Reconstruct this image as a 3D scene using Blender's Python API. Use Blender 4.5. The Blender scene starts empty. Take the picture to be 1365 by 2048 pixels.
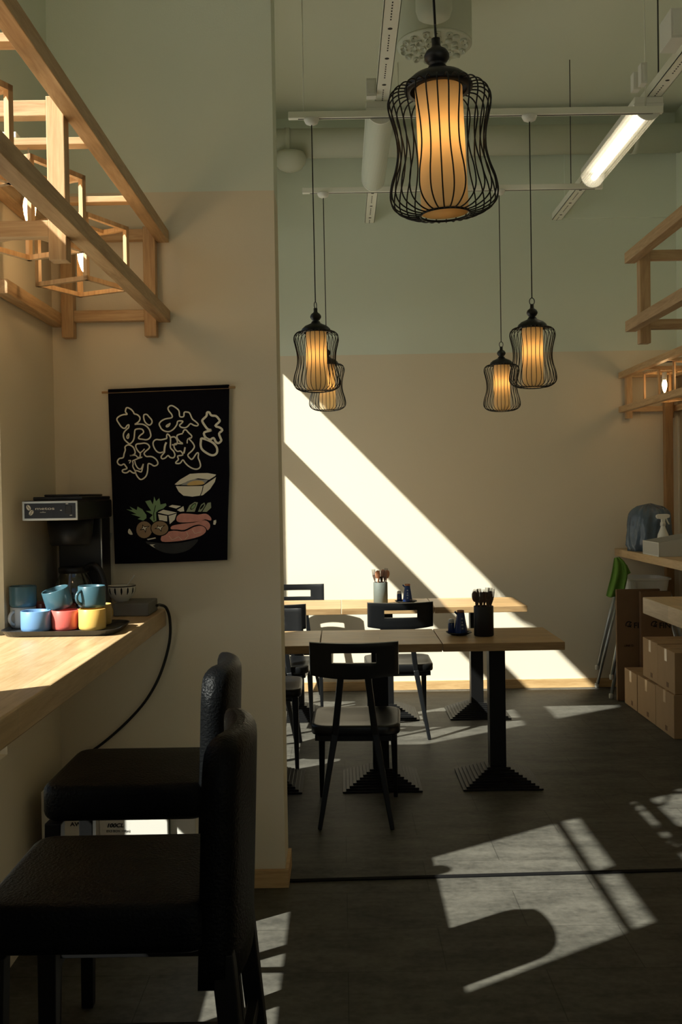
import bpy, bmesh, math, random
from mathutils import Vector, Matrix, noise
from mathutils.geometry import tessellate_polygon
random.seed(7)
SUN_E, SKY_E, EXPO, LAMP = 14.0, .07, 0.0, 9
R = math.radians
SC = bpy.context.scene
COL = SC.collection
PI = math.pi

# ------------------------------------------------------------------ camera
F = 2000.0                                  # focal length in pixels of the 1365 x 2048 frame
EYE = Vector((0, 0, 1.5))
CR = Matrix.Rotation(R(90 - 1.1), 3, 'X') @ Matrix.Rotation(R(-0.9), 3, 'Z')
def ray(px, py):
    return CR @ Vector(((px - 682.5) / F, -(py - 1024) / F, -1))
def at(px, py, Y):                          # the point of the vertical plane y = Y seen at a pixel
    d = ray(px, py); return EYE + d * (Y / d.y)
def atz(px, py, Z):                         # the point of the level plane z = Z seen at a pixel
    d = ray(px, py); return EYE + d * ((Z - EYE.z) / d.z)
def atx(px, py, X):
    d = ray(px, py); return EYE + d * (X / d.x)
cd = bpy.data.cameras.new('camera')
cd.sensor_fit = 'VERTICAL'; cd.sensor_height = 36; cd.sensor_width = 24
cd.lens = F / 2048 * 36; cd.clip_start = .05; cd.clip_end = 200
cam = bpy.data.objects.new('camera', cd); COL.objects.link(cam)
cam.matrix_world = Matrix.Translation(EYE) @ CR.to_4x4()
SC.camera = cam

# ------------------------------------------------------------------ materials
def nodes(name):
    m = bpy.data.materials.new(name); m.use_nodes = True
    nt = m.node_tree; return m, nt, nt.nodes['Principled BSDF'], nt.nodes['Material Output']
def nd(nt, t, **kw):
    n = nt.nodes.new(t)
    for k, v in kw.items():
        if k.startswith('i_'):
            n.inputs[k[2:].replace('_', ' ')].default_value = v
        else: setattr(n, k, v)
    return n
def c4(c): return (c[0], c[1], c[2], 1)
def srgb(r, g, b):
    f = lambda v: (v / 255 / 12.92) if v <= 10 else ((v / 255 + .055) / 1.055) ** 2.4
    return (f(r), f(g), f(b))
def plain(name, col, rough=.5, spec=.5, metal=0, bump=0, bscale=80, var=0, coat=0):
    m, nt, b, o = nodes(name)
    b.inputs['Base Color'].default_value = c4(col); b.inputs['Roughness'].default_value = rough
    b.inputs['Specular IOR Level'].default_value = spec; b.inputs['Metallic'].default_value = metal
    b.inputs['Coat Weight'].default_value = coat
    tc = nd(nt, 'ShaderNodeTexCoord')
    nz = nd(nt, 'ShaderNodeTexNoise', i_Scale=bscale, i_Detail=4)
    nt.links.new(tc.outputs['Object'], nz.inputs['Vector'])
    if bump:
        bp = nd(nt, 'ShaderNodeBump', i_Strength=bump, i_Distance=.01)
        nt.links.new(nz.outputs['Fac'], bp.inputs['Height']); nt.links.new(bp.outputs[0], b.inputs['Normal'])
    if var:
        n2 = nd(nt, 'ShaderNodeTexNoise', i_Scale=bscale * .15, i_Detail=5)
        nt.links.new(tc.outputs['Object'], n2.inputs['Vector'])
        mx = nd(nt, 'ShaderNodeMix', data_type='RGBA')
        mx.inputs[6].default_value = c4([max(0, c * (1 - var)) for c in col]); mx.inputs[7].default_value = c4([min(1, c * (1 + var)) for c in col])
        nt.links.new(n2.outputs['Fac'], mx.inputs[0]); nt.links.new(mx.outputs[2], b.inputs['Base Color'])
    return m
def wood(name, c1, c2, axis='y', rough=.45, scale=1.0, spec=.4, planks=0):
    """long streaky grain along one local axis"""
    m, nt, b, o = nodes(name)
    tc = nd(nt, 'ShaderNodeTexCoord'); mp = nd(nt, 'ShaderNodeMapping')
    s = {'x': (1.2, 14, 14), 'y': (14, 1.2, 14), 'z': (14, 14, 1.2)}[axis]
    mp.inputs['Scale'].default_value = [v * scale for v in s]
    nt.links.new(tc.outputs['Object'], mp.inputs['Vector'])
    n1 = nd(nt, 'ShaderNodeTexNoise', i_Scale=2.2, i_Detail=6, i_Roughness=.6, i_Distortion=1.2)
    nt.links.new(mp.outputs[0], n1.inputs['Vector'])
    n2 = nd(nt, 'ShaderNodeTexNoise', i_Scale=11, i_Detail=3)
    nt.links.new(mp.outputs[0], n2.inputs['Vector'])
    ad = nd(nt, 'ShaderNodeMath', operation='MULTIPLY_ADD'); ad.inputs[1].default_value = .4
    nt.links.new(n2.outputs['Fac'], ad.inputs[0]); nt.links.new(n1.outputs['Fac'], ad.inputs[2])
    cr = nd(nt, 'ShaderNodeValToRGB')
    cr.color_ramp.elements[0].position = .42; cr.color_ramp.elements[0].color = c4(c1)
    cr.color_ramp.elements[1].position = .86; cr.color_ramp.elements[1].color = c4(c2)
    nt.links.new(ad.outputs[0], cr.inputs['Fac'])
    out = cr.outputs['Color']
    if planks:                              # staves glued side by side
        mp2 = nd(nt, 'ShaderNodeMapping')
        if axis == 'y': mp2.inputs['Rotation'].default_value = (0, 0, R(90))
        nt.links.new(tc.outputs['Object'], mp2.inputs['Vector'])
        bk = nd(nt, 'ShaderNodeTexBrick', i_Scale=1.0)
        bk.inputs['Brick Width'].default_value = .7; bk.inputs['Row Height'].default_value = planks
        bk.inputs['Mortar Size'].default_value = .0008
        bk.inputs['Color1'].default_value = (.82, .82, .82, 1); bk.inputs['Color2'].default_value = (1.1, 1.1, 1.1, 1)
        bk.inputs['Mortar'].default_value = (.6, .6, .6, 1)
        nt.links.new(mp2.outputs[0], bk.inputs['Vector'])
        mx = nd(nt, 'ShaderNodeMix', data_type='RGBA', blend_type='MULTIPLY'); mx.inputs[0].default_value = .8
        nt.links.new(out, mx.inputs[6]); nt.links.new(bk.outputs['Color'], mx.inputs[7]); out = mx.outputs[2]
    nt.links.new(out, b.inputs['Base Color'])
    b.inputs['Roughness'].default_value = rough; b.inputs['Specular IOR Level'].default_value = spec
    bp = nd(nt, 'ShaderNodeBump', i_Strength=.15, i_Distance=.004)
    nt.links.new(ad.outputs[0], bp.inputs['Height']); nt.links.new(bp.outputs[0], b.inputs['Normal'])
    return m
def paint(name, low, high, z):
    """wall paint in two colours that meet at a level line"""
    m, nt, b, o = nodes(name)
    g = nd(nt, 'ShaderNodeNewGeometry'); sx = nd(nt, 'ShaderNodeSeparateXYZ')
    nt.links.new(g.outputs['Position'], sx.inputs[0])
    gt = nd(nt, 'ShaderNodeMath', operation='GREATER_THAN'); gt.inputs[1].default_value = z
    nt.links.new(sx.outputs['Z'], gt.inputs[0])
    mx = nd(nt, 'ShaderNodeMix', data_type='RGBA'); mx.inputs[6].default_value = c4(low); mx.inputs[7].default_value = c4(high)
    nt.links.new(gt.outputs[0], mx.inputs[0]); nt.links.new(mx.outputs[2], b.inputs['Base Color'])
    b.inputs['Roughness'].default_value = .85; b.inputs['Specular IOR Level'].default_value = .2
    nz = nd(nt, 'ShaderNodeTexNoise', i_Scale=180, i_Detail=3); nt.links.new(g.outputs['Position'], nz.inputs['Vector'])
    bp = nd(nt, 'ShaderNodeBump', i_Strength=.12, i_Distance=.004)
    nt.links.new(nz.outputs['Fac'], bp.inputs['Height']); nt.links.new(bp.outputs[0], b.inputs['Normal'])
    return m
def glass(name, tint=(1, 1, 1), gloss=.08, rough=.02):
    m, nt, b, o = nodes(name); nt.nodes.remove(b)
    t = nd(nt, 'ShaderNodeBsdfTransparent'); t.inputs[0].default_value = c4(tint)
    g = nd(nt, 'ShaderNodeBsdfGlossy', i_Roughness=rough)
    lw = nd(nt, 'ShaderNodeLayerWeight', i_Blend=.12)
    ml = nd(nt, 'ShaderNodeMath', operation='MULTIPLY_ADD'); ml.inputs[1].default_value = .5; ml.inputs[2].default_value = gloss * .3
    nt.links.new(lw.outputs['Fresnel'], ml.inputs[0])
    ms = nd(nt, 'ShaderNodeMixShader')
    nt.links.new(ml.outputs[0], ms.inputs[0]); nt.links.new(t.outputs[0], ms.inputs[1]); nt.links.new(g.outputs[0], ms.inputs[2])
    nt.links.new(ms.outputs[0], o.inputs['Surface']); return m
def emit(name, col, s):
    m, nt, b, o = nodes(name)
    b.inputs['Base Color'].default_value = c4(col); b.inputs['Emission Color'].default_value = c4(col); b.inputs['Emission Strength'].default_value = s
    return m
def translucent(name, col, fac=.6, rough=.6):
    m, nt, b, o = nodes(name)
    b.inputs['Base Color'].default_value = c4(col); b.inputs['Roughness'].default_value = rough; b.inputs['Specular IOR Level'].default_value = .2
    t = nd(nt, 'ShaderNodeBsdfTranslucent'); t.inputs[0].default_value = c4(col)
    ms = nd(nt, 'ShaderNodeMixShader'); ms.inputs[0].default_value = fac
    nt.links.new(b.outputs[0], ms.inputs[1]); nt.links.new(t.outputs[0], ms.inputs[2]); nt.links.new(ms.outputs[0], o.inputs['Surface'])
    return m
def clear_plastic(name, col, a):
    m, nt, b, o = nodes(name)
    b.inputs['Base Color'].default_value = c4(col); b.inputs['Roughness'].default_value = .35
    t = nd(nt, 'ShaderNodeBsdfTransparent')
    tc = nd(nt, 'ShaderNodeTexCoord'); wv = nd(nt, 'ShaderNodeTexWave', i_Scale=45); wv.bands_direction = 'X'
    nt.links.new(tc.outputs['Object'], wv.inputs['Vector'])
    ml = nd(nt, 'ShaderNodeMath', operation='MULTIPLY_ADD'); ml.inputs[1].default_value = .2; ml.inputs[2].default_value = a - .1
    nt.links.new(wv.outputs['Fac'], ml.inputs[0])
    ms = nd(nt, 'ShaderNodeMixShader')
    nt.links.new(ml.outputs[0], ms.inputs[0]); nt.links.new(t.outputs[0], ms.inputs[1]); nt.links.new(b.outputs[0], ms.inputs[2])
    nt.links.new(ms.outputs[0], o.inputs['Surface']); return m
def floor_mat():
    m, nt, b, o = nodes('dark_floor_tiles')
    g = nd(nt, 'ShaderNodeNewGeometry')
    n1 = nd(nt, 'ShaderNodeTexNoise', i_Scale=3.5, i_Detail=8, i_Roughness=.7)
    mp = nd(nt, 'ShaderNodeMapping'); mp.inputs['Scale'].default_value = (1, 2.2, 1)
    nt.links.new(g.outputs['Position'], mp.inputs['Vector']); nt.links.new(mp.outputs[0], n1.inputs['Vector'])
    n2 = nd(nt, 'ShaderNodeTexNoise', i_Scale=38, i_Detail=5); nt.links.new(g.outputs['Position'], n2.inputs['Vector'])
    ad = nd(nt, 'ShaderNodeMath', operation='MULTIPLY_ADD'); ad.inputs[1].default_value = .35
    nt.links.new(n2.outputs['Fac'], ad.inputs[0]); nt.links.new(n1.outputs['Fac'], ad.inputs[2])
    cr = nd(nt, 'ShaderNodeValToRGB')
    cr.color_ramp.elements[0].position = .5; cr.color_ramp.elements[0].color = c4(FLOOR_A)
    cr.color_ramp.elements[1].position = .84; cr.color_ramp.elements[1].color = c4(FLOOR_B)
    nt.links.new(ad.outputs[0], cr.inputs['Fac'])
    bk = nd(nt, 'ShaderNodeTexBrick', i_Scale=1.0)
    bk.inputs['Brick Width'].default_value = .62; bk.inputs['Row Height'].default_value = .31
    bk.inputs['Mortar Size'].default_value = .0018
    bk.inputs['Color1'].default_value = (.9, .9, .9, 1); bk.inputs['Color2'].default_value = (1, 1, 1, 1); bk.inputs['Mortar'].default_value = (.55, .55, .55, 1)
    nt.links.new(g.outputs['Position'], bk.inputs['Vector'])
    mx = nd(nt, 'ShaderNodeMix', data_type='RGBA', blend_type='MULTIPLY'); mx.inputs[0].default_value = 1
    nt.links.new(cr.outputs['Color'], mx.inputs[6]); nt.links.new(bk.outputs['Color'], mx.inputs[7])
    nt.links.new(mx.outputs[2], b.inputs['Base Color'])
    b.inputs['Roughness'].default_value = .5; b.inputs['Specular IOR Level'].default_value = .12
    bp = nd(nt, 'ShaderNodeBump', i_Strength=.2, i_Distance=.003)
    nt.links.new(ad.outputs[0], bp.inputs['Height']); nt.links.new(bp.outputs[0], b.inputs['Normal'])
    return m

FLOOR_A = (.044, .042, .035); FLOOR_B = (.110, .104, .086)
CREAM = (.74, .665, .515); GREEN = (.71, .765, .655)
M = dict(
    floor=floor_mat(),
    wall_far=paint('two_tone_paint', CREAM, GREEN, 2.536),
    wall_near=paint('two_tone_paint_partition', CREAM, GREEN, 2.643),
    ceiling=plain('ceiling_paint', (.66, .68, .56), .9, .2, bump=.05),
    reveal=plain('window_reveal_paint', (.8, .76, .62), .8, .2),
    winframe=plain('window_frame_metal', (.25, .26, .25), .5, .4),
    pane=glass('window_glass', (.95, .97, .96)),
    ground=plain('paving', (.39, .385, .36), .9, .2, bump=.2, bscale=8, var=.2),
    base=wood('baseboard_oak', (.42, .25, .10), (.62, .42, .2), 'x'),
    strip=plain('threshold_rubber', (.006, .006, .006), .8, .08),
    pine_x=wood('pine_grain_x', (.36, .20, .085), (.60, .40, .21), 'x'),
    pine_y=wood('pine_grain_y', (.36, .20, .085), (.60, .40, .21), 'y'),
    pine_z=wood('pine_grain_z', (.36, .20, .085), (.60, .40, .21), 'z'),
    counter=wood('counter_wood', (.42, .27, .125), (.60, .43, .24), 'y', .38, planks=.07),
    counter_dark=wood('post_wood', (.24, .13, .055), (.36, .21, .09), 'z', .5),
    table=wood('tabletop_oak', (.30, .17, .07), (.52, .34, .16), 'x', .40, .9, planks=.09),
    black=plain('black_paint', (.008, .008, .009), .38, .4),
    blackmat=plain('black_iron', (.005, .005, .005), .45, .2),
    chair=plain('black_lacquer', (.005, .0055, .006), .34, .35, bump=.03, bscale=60),
    leather=plain('black_leather', (.003, .0034, .0038), .36, .09, bump=.35, bscale=160),
    wire=plain('black_wire', (.006, .006, .006), .5, .3),
    shade=translucent('lamp_shade_paper', (.86, .74, .50), .7),
    white=plain('white_plastic', (.72, .72, .66), .45, .4),
    rail=plain('white_enamel', (.82, .82, .72), .45, .4),
    slot=plain('dark_slot', (.05, .05, .045), .8, .2),
    duct=plain('painted_duct', (.58, .60, .50), .7, .3),
    tube_on=emit('lit_tube', (1, .90, .74), 5.5),
    tube_off=plain('unlit_tube', (.8, .8, .78), .3, .5),
    diffuser=clear_plastic('ribbed_diffuser', (.66, .63, .52), .34),
    diffuser_off=clear_plastic('frosted_diffuser', (.68, .72, .62), .8),
    bulb=emit('candle_bulb_glow', (1, .62, .28), 26),
    navy=plain('navy_cloth', (.0048, .0046, .0085), .9, .1, bump=.2, bscale=300),
    print_cream=plain('cream_print', (.85, .82, .68), .85, .1),
    print_black=plain('black_print', (.004, .004, .005), .9, .1),
    print_green=plain('green_print', (.24, .38, .20), .85, .1, var=.2),
    print_pink=plain('pink_print', (.70, .33, .28), .85, .1, var=.25, bscale=300),
    print_brown=plain('brown_print', (.34, .24, .15), .85, .1, var=.15),
    print_ochre=plain('ochre_print', (.72, .50, .20), .85, .1),
    print_grey=plain('grey_print', (.05, .052, .055), .8, .1, var=.5, bscale=120),
    print_red=plain('red_print', (.12, .015, .012), .85, .1),
    bank=plain('white_cloth', (.66, .63, .55), .85, .1),
    applia=plain('black_appliance_plastic', (.012, .012, .013), .4, .4),
    chrome=plain('brushed_steel', (.55, .55, .52), .3, .5, metal=1),
    carafe=glass('carafe_glass', (.80, .82, .80), .4),
    panel=plain('dark_blue_panel', (.010, .012, .02), .3, .5),
    letter=plain('pale_lettering', (.55, .53, .46), .6, .3),
    teal=plain('teal_glaze', (.045, .105, .135), .25, .5),
    blue=plain('light_blue_glaze', (.14, .28, .50), .3, .5),
    coral=plain('coral_glaze', (.62, .12, .10), .3, .5),
    yellow=plain('yellow_glaze', (.72, .46, .12), .3, .5),
    ochre=plain('ochre_glaze', (.45, .30, .09), .3, .5),
    grey=plain('pale_grey_glaze', (.48, .48, .46), .3, .5),
    darkred=plain('dark_red_glaze', (.18, .03, .03), .3, .5),
    tray=plain('dark_tray', (.03, .03, .03), .35, .5),
    greybox=plain('grey_stone_box', (.16, .155, .14), .6, .3, bump=.1),
    paper=plain('grey_paper', (.30, .29, .26), .8, .2, bump=.3, bscale=40),
    rubber=plain('black_rubber', (.01, .01, .01), .5, .4),
    card=plain('cardboard', (.36, .235, .125), .8, .2, bump=.08, bscale=60, var=.12),
    card_dark=plain('brown_cardboard', (.17, .10, .052), .8, .2, var=.1),
    card_white=plain('white_cardboard', (.60, .58, .52), .75, .2),
    tape=plain('packing_tape', (.50, .33, .17), .3, .5),
    ink=plain('black_ink', (.012, .011, .010), .8, .2),
    clay=plain('grey_stoneware', (.10, .115, .10), .6, .3, bump=.1),
    clayblack=plain('black_stoneware', (.009, .009, .009), .55, .35),
    cobalt=plain('cobalt_glaze', (.012, .035, .14), .22, .5, var=.4, bscale=60),
    cork=plain('brown_stopper', (.30, .14, .07), .7, .2),
    spoonw=plain('reddish_wood', (.38, .17, .09), .45, .4, var=.15),
    forkw=plain('dark_wood', (.06, .035, .022), .45, .4),
    bag=plain('blue_grey_plastic', (.075, .115, .165), .2, .6, bump=.9, bscale=16),
    towel=plain('green_towel', (.14, .27, .05), .95, .1, bump=.5, bscale=220),
    alu=plain('silver_tube', (.42, .44, .44), .35, .5, metal=.8),
    foot=plain('pale_rubber', (.5, .48, .42), .7, .2),
    acrylic=plain('pale_grey_acrylic', (.48, .48, .44), .3, .5),
)
# ------------------------------------------------------------------ mesh builder
class MB:
    def __init__(s): s.v = []; s.f = []; s.mi = []; s.sm = []; s.m = 0
    def mat(s, i): s.m = i; return s
    def face(s, ids, smooth=False): s.f.append(tuple(ids)); s.mi.append(s.m); s.sm.append(smooth)
    def add(s, verts): n = len(s.v); s.v += [tuple(p) for p in verts]; return n
    def box(s, a, b):
        x0, x1 = sorted((a[0], b[0])); y0, y1 = sorted((a[1], b[1])); z0, z1 = sorted((a[2], b[2]))
        return s.hexa([(x0,y0,z0),(x1,y0,z0),(x1,y1,z0),(x0,y1,z0),(x0,y0,z1),(x1,y0,z1),(x1,y1,z1),(x0,y1,z1)])
    def hexa(s, p):
        n = s.add(p)
        for q in ((0,3,2,1),(4,5,6,7),(0,1,5,4),(1,2,6,5),(2,3,7,6),(3,0,4,7)): s.face([n+i for i in q])
        return s
    def obox(s, c, h, mt):
        c = Vector(c); n = []
        for sx, sy, sz in ((-1,-1,-1),(1,-1,-1),(1,1,-1),(-1,1,-1),(-1,-1,1),(1,-1,1),(1,1,1),(-1,1,1)):
            n.append(c + mt @ Vector((sx*h[0], sy*h[1], sz*h[2])))
        return s.hexa(n)
    def beam(s, p, q, w, h, up=(0, 0, 1), w2=None, h2=None):
        p = Vector(p); q = Vector(q); d = (q - p).normalized(); side = d.cross(Vector(up)).normalized(); u = side.cross(d)
        w2 = w if w2 is None else w2; h2 = h if h2 is None else h2
        a = [p + side*(i*w/2) + u*(j*h/2) for i, j in ((-1,-1),(1,-1),(1,1),(-1,1))]
        b = [q + side*(i*w2/2) + u*(j*h2/2) for i, j in ((-1,-1),(1,-1),(1,1),(-1,1))]
        return s.hexa(a + b)
    def loft(s, loops, caps=(True, True), smooth=False, closed=True):
        n = len(loops[0]); base = [s.add(l) for l in loops]
        for a, b in zip(base, base[1:]):
            for i in range(n if closed else n - 1):
                j = (i + 1) % n; s.face((a+i, a+j, b+j, b+i), smooth)
        if caps[0]: s.face([base[0]+i for i in reversed(range(n))])
        if caps[1]: s.face([base[-1]+i for i in range(n)])
        return s
    def lathe(s, prof, c=(0, 0, 0), n=24, mt=None, smooth=True, caps=(True, True)):
        c = Vector(c); loops = []
        for r, z in prof:
            l = []
            for i in range(n):
                a = 2*PI*i/n; p = Vector((r*math.cos(a), r*math.sin(a), z))
                l.append(c + (mt @ p if mt else p))
            loops.append(l)
        return s.loft(loops, caps, smooth)
    def tube(s, pts, r, n=8, closed=False, caps=True, smooth=True):
        pts = [Vector(p) for p in pts]; k = len(pts); rs = r if isinstance(r, (list, tuple)) else [r]*k
        T = []
        for i in range(k):
            a = pts[i-1] if (i or closed) else pts[0]; b = pts[(i+1) % k] if (i < k-1 or closed) else pts[k-1]
            T.append((b - a).normalized())
        u = T[0].orthogonal().normalized(); loops = []
        for i in range(k):
            u = (u - T[i]*u.dot(T[i])).normalized(); w = T[i].cross(u)
            loops.append([pts[i] + (u*math.cos(2*PI*j/n) + w*math.sin(2*PI*j/n))*rs[i] for j in range(n)])
        if closed:
            # align the seam
            best = min(range(n), key=lambda o: (loops[-1][0] - loops[0][o]).length)
            loops.append(loops[0][best:] + loops[0][:best])
            return s.loft(loops, (False, False), smooth)
        return s.loft(loops, (caps, caps), smooth)
    def poly(s, pts):                        # flat filled outline
        n = s.add(pts)
        for t in tessellate_polygon([[Vector(p) for p in pts]]): s.face([n+i for i in t])
        return s
    def prism(s, pts, off):                  # filled outline with thickness
        off = Vector(off); k = len(pts); tr = tessellate_polygon([[Vector(p) for p in pts]])
        a = s.add(pts); b = s.add([Vector(p)+off for p in pts])
        for t in tr: s.face([a+i for i in t]); s.face([b+i for i in reversed(t)])
        for i in range(k): j = (i+1) % k; s.face((a+i, a+j, b+j, b+i))
        return s
    def ribbon(s, pts, w, nrm, closed=False):
        pts = [Vector(p) for p in pts]; nrm = Vector(nrm); k = len(pts); L = []
        for i in range(k):
            a = pts[i-1] if (i or closed) else pts[0]; b = pts[(i+1) % k] if (i < k-1 or closed) else pts[k-1]
            t = (b - a); t = t.normalized() if t.length > 1e-9 else Vector((1, 0, 0)); sd = t.cross(nrm).normalized()*w/2
            L.append((pts[i]-sd, pts[i]+sd))
        n = s.add([p for q in L for p in q])
        for i in range(k if closed else k-1):
            j = (i+1) % k; s.face((n+2*i, n+2*i+1, n+2*j+1, n+2*j))
        return s
    def sheet(s, us, ws, fn, thick, hole=lambda i, j: False, smooth=True):
        """a panel of cells, some left out, bent by fn(u, w) -> (point, normal)"""
        A = {}; B = {}
        for i, u in enumerate(us):
            for j, w in enumerate(ws):
                p, n = fn(u, w); p = Vector(p); n = Vector(n).normalized()
                A[i, j] = s.add([p - n*thick/2]); B[i, j] = s.add([p + n*thick/2])
        ok = lambda i, j: 0 <= i < len(us)-1 and 0 <= j < len(ws)-1 and not hole(i, j)
        for i in range(len(us)-1):
            for j in range(len(ws)-1):
                if not ok(i, j): continue
                s.face((A[i,j], A[i,j+1], A[i+1,j+1], A[i+1,j]), smooth); s.face((B[i,j], B[i+1,j], B[i+1,j+1], B[i,j+1]), smooth)
                if not ok(i-1, j): s.face((A[i,j], B[i,j], B[i,j+1], A[i,j+1]))
                if not ok(i+1, j): s.face((A[i+1,j], A[i+1,j+1], B[i+1,j+1], B[i+1,j]))
                if not ok(i, j-1): s.face((A[i,j], A[i+1,j], B[i+1,j], B[i,j]))
                if not ok(i, j+1): s.face((A[i,j+1], B[i,j+1], B[i+1,j+1], A[i+1,j+1]))
        return s
    def build(s, name, mats, parent=None, world=False, bevel=0, seg=2, sub=0):
        """one mesh object; world=True: the points are world points and the parent stands unrotated"""
        me = bpy.data.meshes.new(name); off = Vector((0, 0, 0))
        if world and parent:
            p = parent
            while p: off += p.location; p = p.parent
        elif world:
            lo = [min(v[k] for v in s.v) for k in range(3)]; hi = [max(v[k] for v in s.v) for k in range(3)]
            off = Vector(((lo[0]+hi[0])/2, (lo[1]+hi[1])/2, lo[2]))
        me.from_pydata([Vector(v) - off for v in s.v], [], s.f)
        mats = mats if isinstance(mats, (list, tuple)) else [mats]
        for m in mats: me.materials.append(m)
        me.polygons.foreach_set('material_index', s.mi); me.polygons.foreach_set('use_smooth', s.sm)
        bm = bmesh.new(); bm.from_mesh(me); bmesh.ops.recalc_face_normals(bm, faces=bm.faces); bm.to_mesh(me); bm.free()
        o = bpy.data.objects.new(name, me); COL.objects.link(o)
        if parent: o.parent = parent
        elif world: o.location = off
        if bevel:
            b = o.modifiers.new('bevel', 'BEVEL'); b.width = bevel; b.segments = seg; b.limit_method = 'ANGLE'; b.angle_limit = R(40)
        if sub:
            b = o.modifiers.new('sub', 'SUBSURF'); b.levels = sub; b.render_levels = sub
        return o
def tag(o, label, cat, group=None):
    o['label'] = label; o['category'] = cat
    if group: o['group'] = group
    return o
def thing(name, label, cat, loc=(0, 0, 0), group=None, rz=0):
    o = bpy.data.objects.new(name, None); o.empty_display_size = .05; COL.objects.link(o)
    o.location = loc; o.rotation_euler = (0, 0, rz); return tag(o, label, cat, group)
def struct(mb, name, mat, **kw):
    o = mb.build(name, mat, None, **kw); o['kind'] = 'structure'; return o
def dup(root, loc, rot=None, label=None, group=None):
    r = root.copy(); COL.objects.link(r); r.location = loc
    if rot is not None: r.rotation_euler = rot
    if label: r['label'] = label
    if group: r['group'] = group
    for ch in list(root.children):
        c = ch.copy(); COL.objects.link(c); c.parent = r
        for g in list(ch.children):
            d = g.copy(); COL.objects.link(d); d.parent = c
    return r
def crom(pts, n=5, closed=False):            # smooth curve through points
    P = [Vector(p) for p in pts]; k = len(P); out = []
    for i in range(k if closed else k-1):
        g = (lambda j: P[j % k]) if closed else (lambda j: P[max(0, min(k-1, j))])
        a, b, c, d = g(i-1), g(i), g(i+1), g(i+2)
        for q in range(n):
            t = q/n
            out.append(.5*((2*b) + (c-a)*t + (2*a-5*b+4*c-d)*t*t + (3*b-a-3*c+d)*t**3))
    if not closed: out.append(P[-1])
    return out
def rr(w, d, r, n=6, c=(0, 0)):              # rounded rectangle outline
    out = []
    for k, (sx, sy) in enumerate(((1,1),(-1,1),(-1,-1),(1,-1))):
        for i in range(n+1):
            a = PI/2*(k + i/n)
            out.append((c[0]+sx*(w/2-r)+r*math.cos(a), c[1]+sy*(d/2-r)+r*math.sin(a)))
    return out
def cushion(mb, w, d, z0, z1, r=.04, e=.02, c=(0, 0)):
    """a padded slab with rolled edges"""
    L = []
    for i in range(5):
        a = PI/2*i/4; ins = e*(1-math.sin(a)); L.append([(x, y, z0+e*(1-math.cos(a))) for x, y in rr(w-2*ins, d-2*ins, max(.005, r-ins), c=c)])
    for i in range(5):
        a = PI/2*i/4; ins = e*(1-math.cos(a)); L.append([(x, y, z1-e*(1-math.sin(a))) for x, y in rr(w-2*ins, d-2*ins, max(.005, r-ins), c=c)])
    for f in (.6, .25): L.append([(c[0]+(x-c[0])*f, c[1]+(y-c[1])*f, z1+.006*(1-f)) for x, y in rr(w-2*e, d-2*e, max(.005, r-e), c=c)])
    return mb.loft(L, smooth=True)

# ------------------------------------------------------------------ the room
XL, YF, XR, ZC = -1.08, 7.55, 2.55, 4.31     # left wall, far wall, right wall, ceiling
TW = .08
Y_REAR = -2.6
def wall_with_holes(mb, x0, x1, ys, zs, holes):
    Y = sorted(set([ys[0], ys[1]] + [h[0] for h in holes] + [h[1] for h in holes]))
    Z = sorted(set([zs[0], zs[1]] + [h[2] for h in holes] + [h[3] for h in holes]))
    for a, b in zip(Y, Y[1:]):
        run = None
        for c, d in zip(Z, Z[1:]):
            my, mz = (a+b)/2, (c+d)/2
            solid = not any(h[0] < my < h[1] and h[2] < mz < h[3] for h in holes)
            if solid: run = (run[0], d) if run else (c, d)
            if (not solid or d == Z[-1]) and run:
                mb.box((x0, a, run[0]), (x1, b, run[1])); run = None
struct(MB().box((-3.2, Y_REAR-.1, -.1), (XR+.1, YF+.1, 0)) if False else MB().box((XL-TW, Y_REAR-.1, -.1), (XR+.1, YF+.1, 0)), 'floor', M['floor'], world=True)
struct(MB().box((XL-TW, Y_REAR-.1, ZC), (XR+.1, YF+.1, ZC+.1)), 'ceiling', M['ceiling'], world=True)
struct(MB().box((XL-TW, YF, 0), (XR+.1, YF+.1, ZC)), 'wall_far', M['wall_far'], world=True)
struct(MB().box((XR, Y_REAR, 0), (XR+.1, YF, ZC)), 'wall_right', M['wall_far'], world=True)
PY = 3.79                                    # partition front
PX = at(571, 1740, PY).x
struct(MB().box((XL, PY, 0), (PX, PY+.22, ZC)), 'wall_partition', M['wall_near'], world=True)
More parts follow.
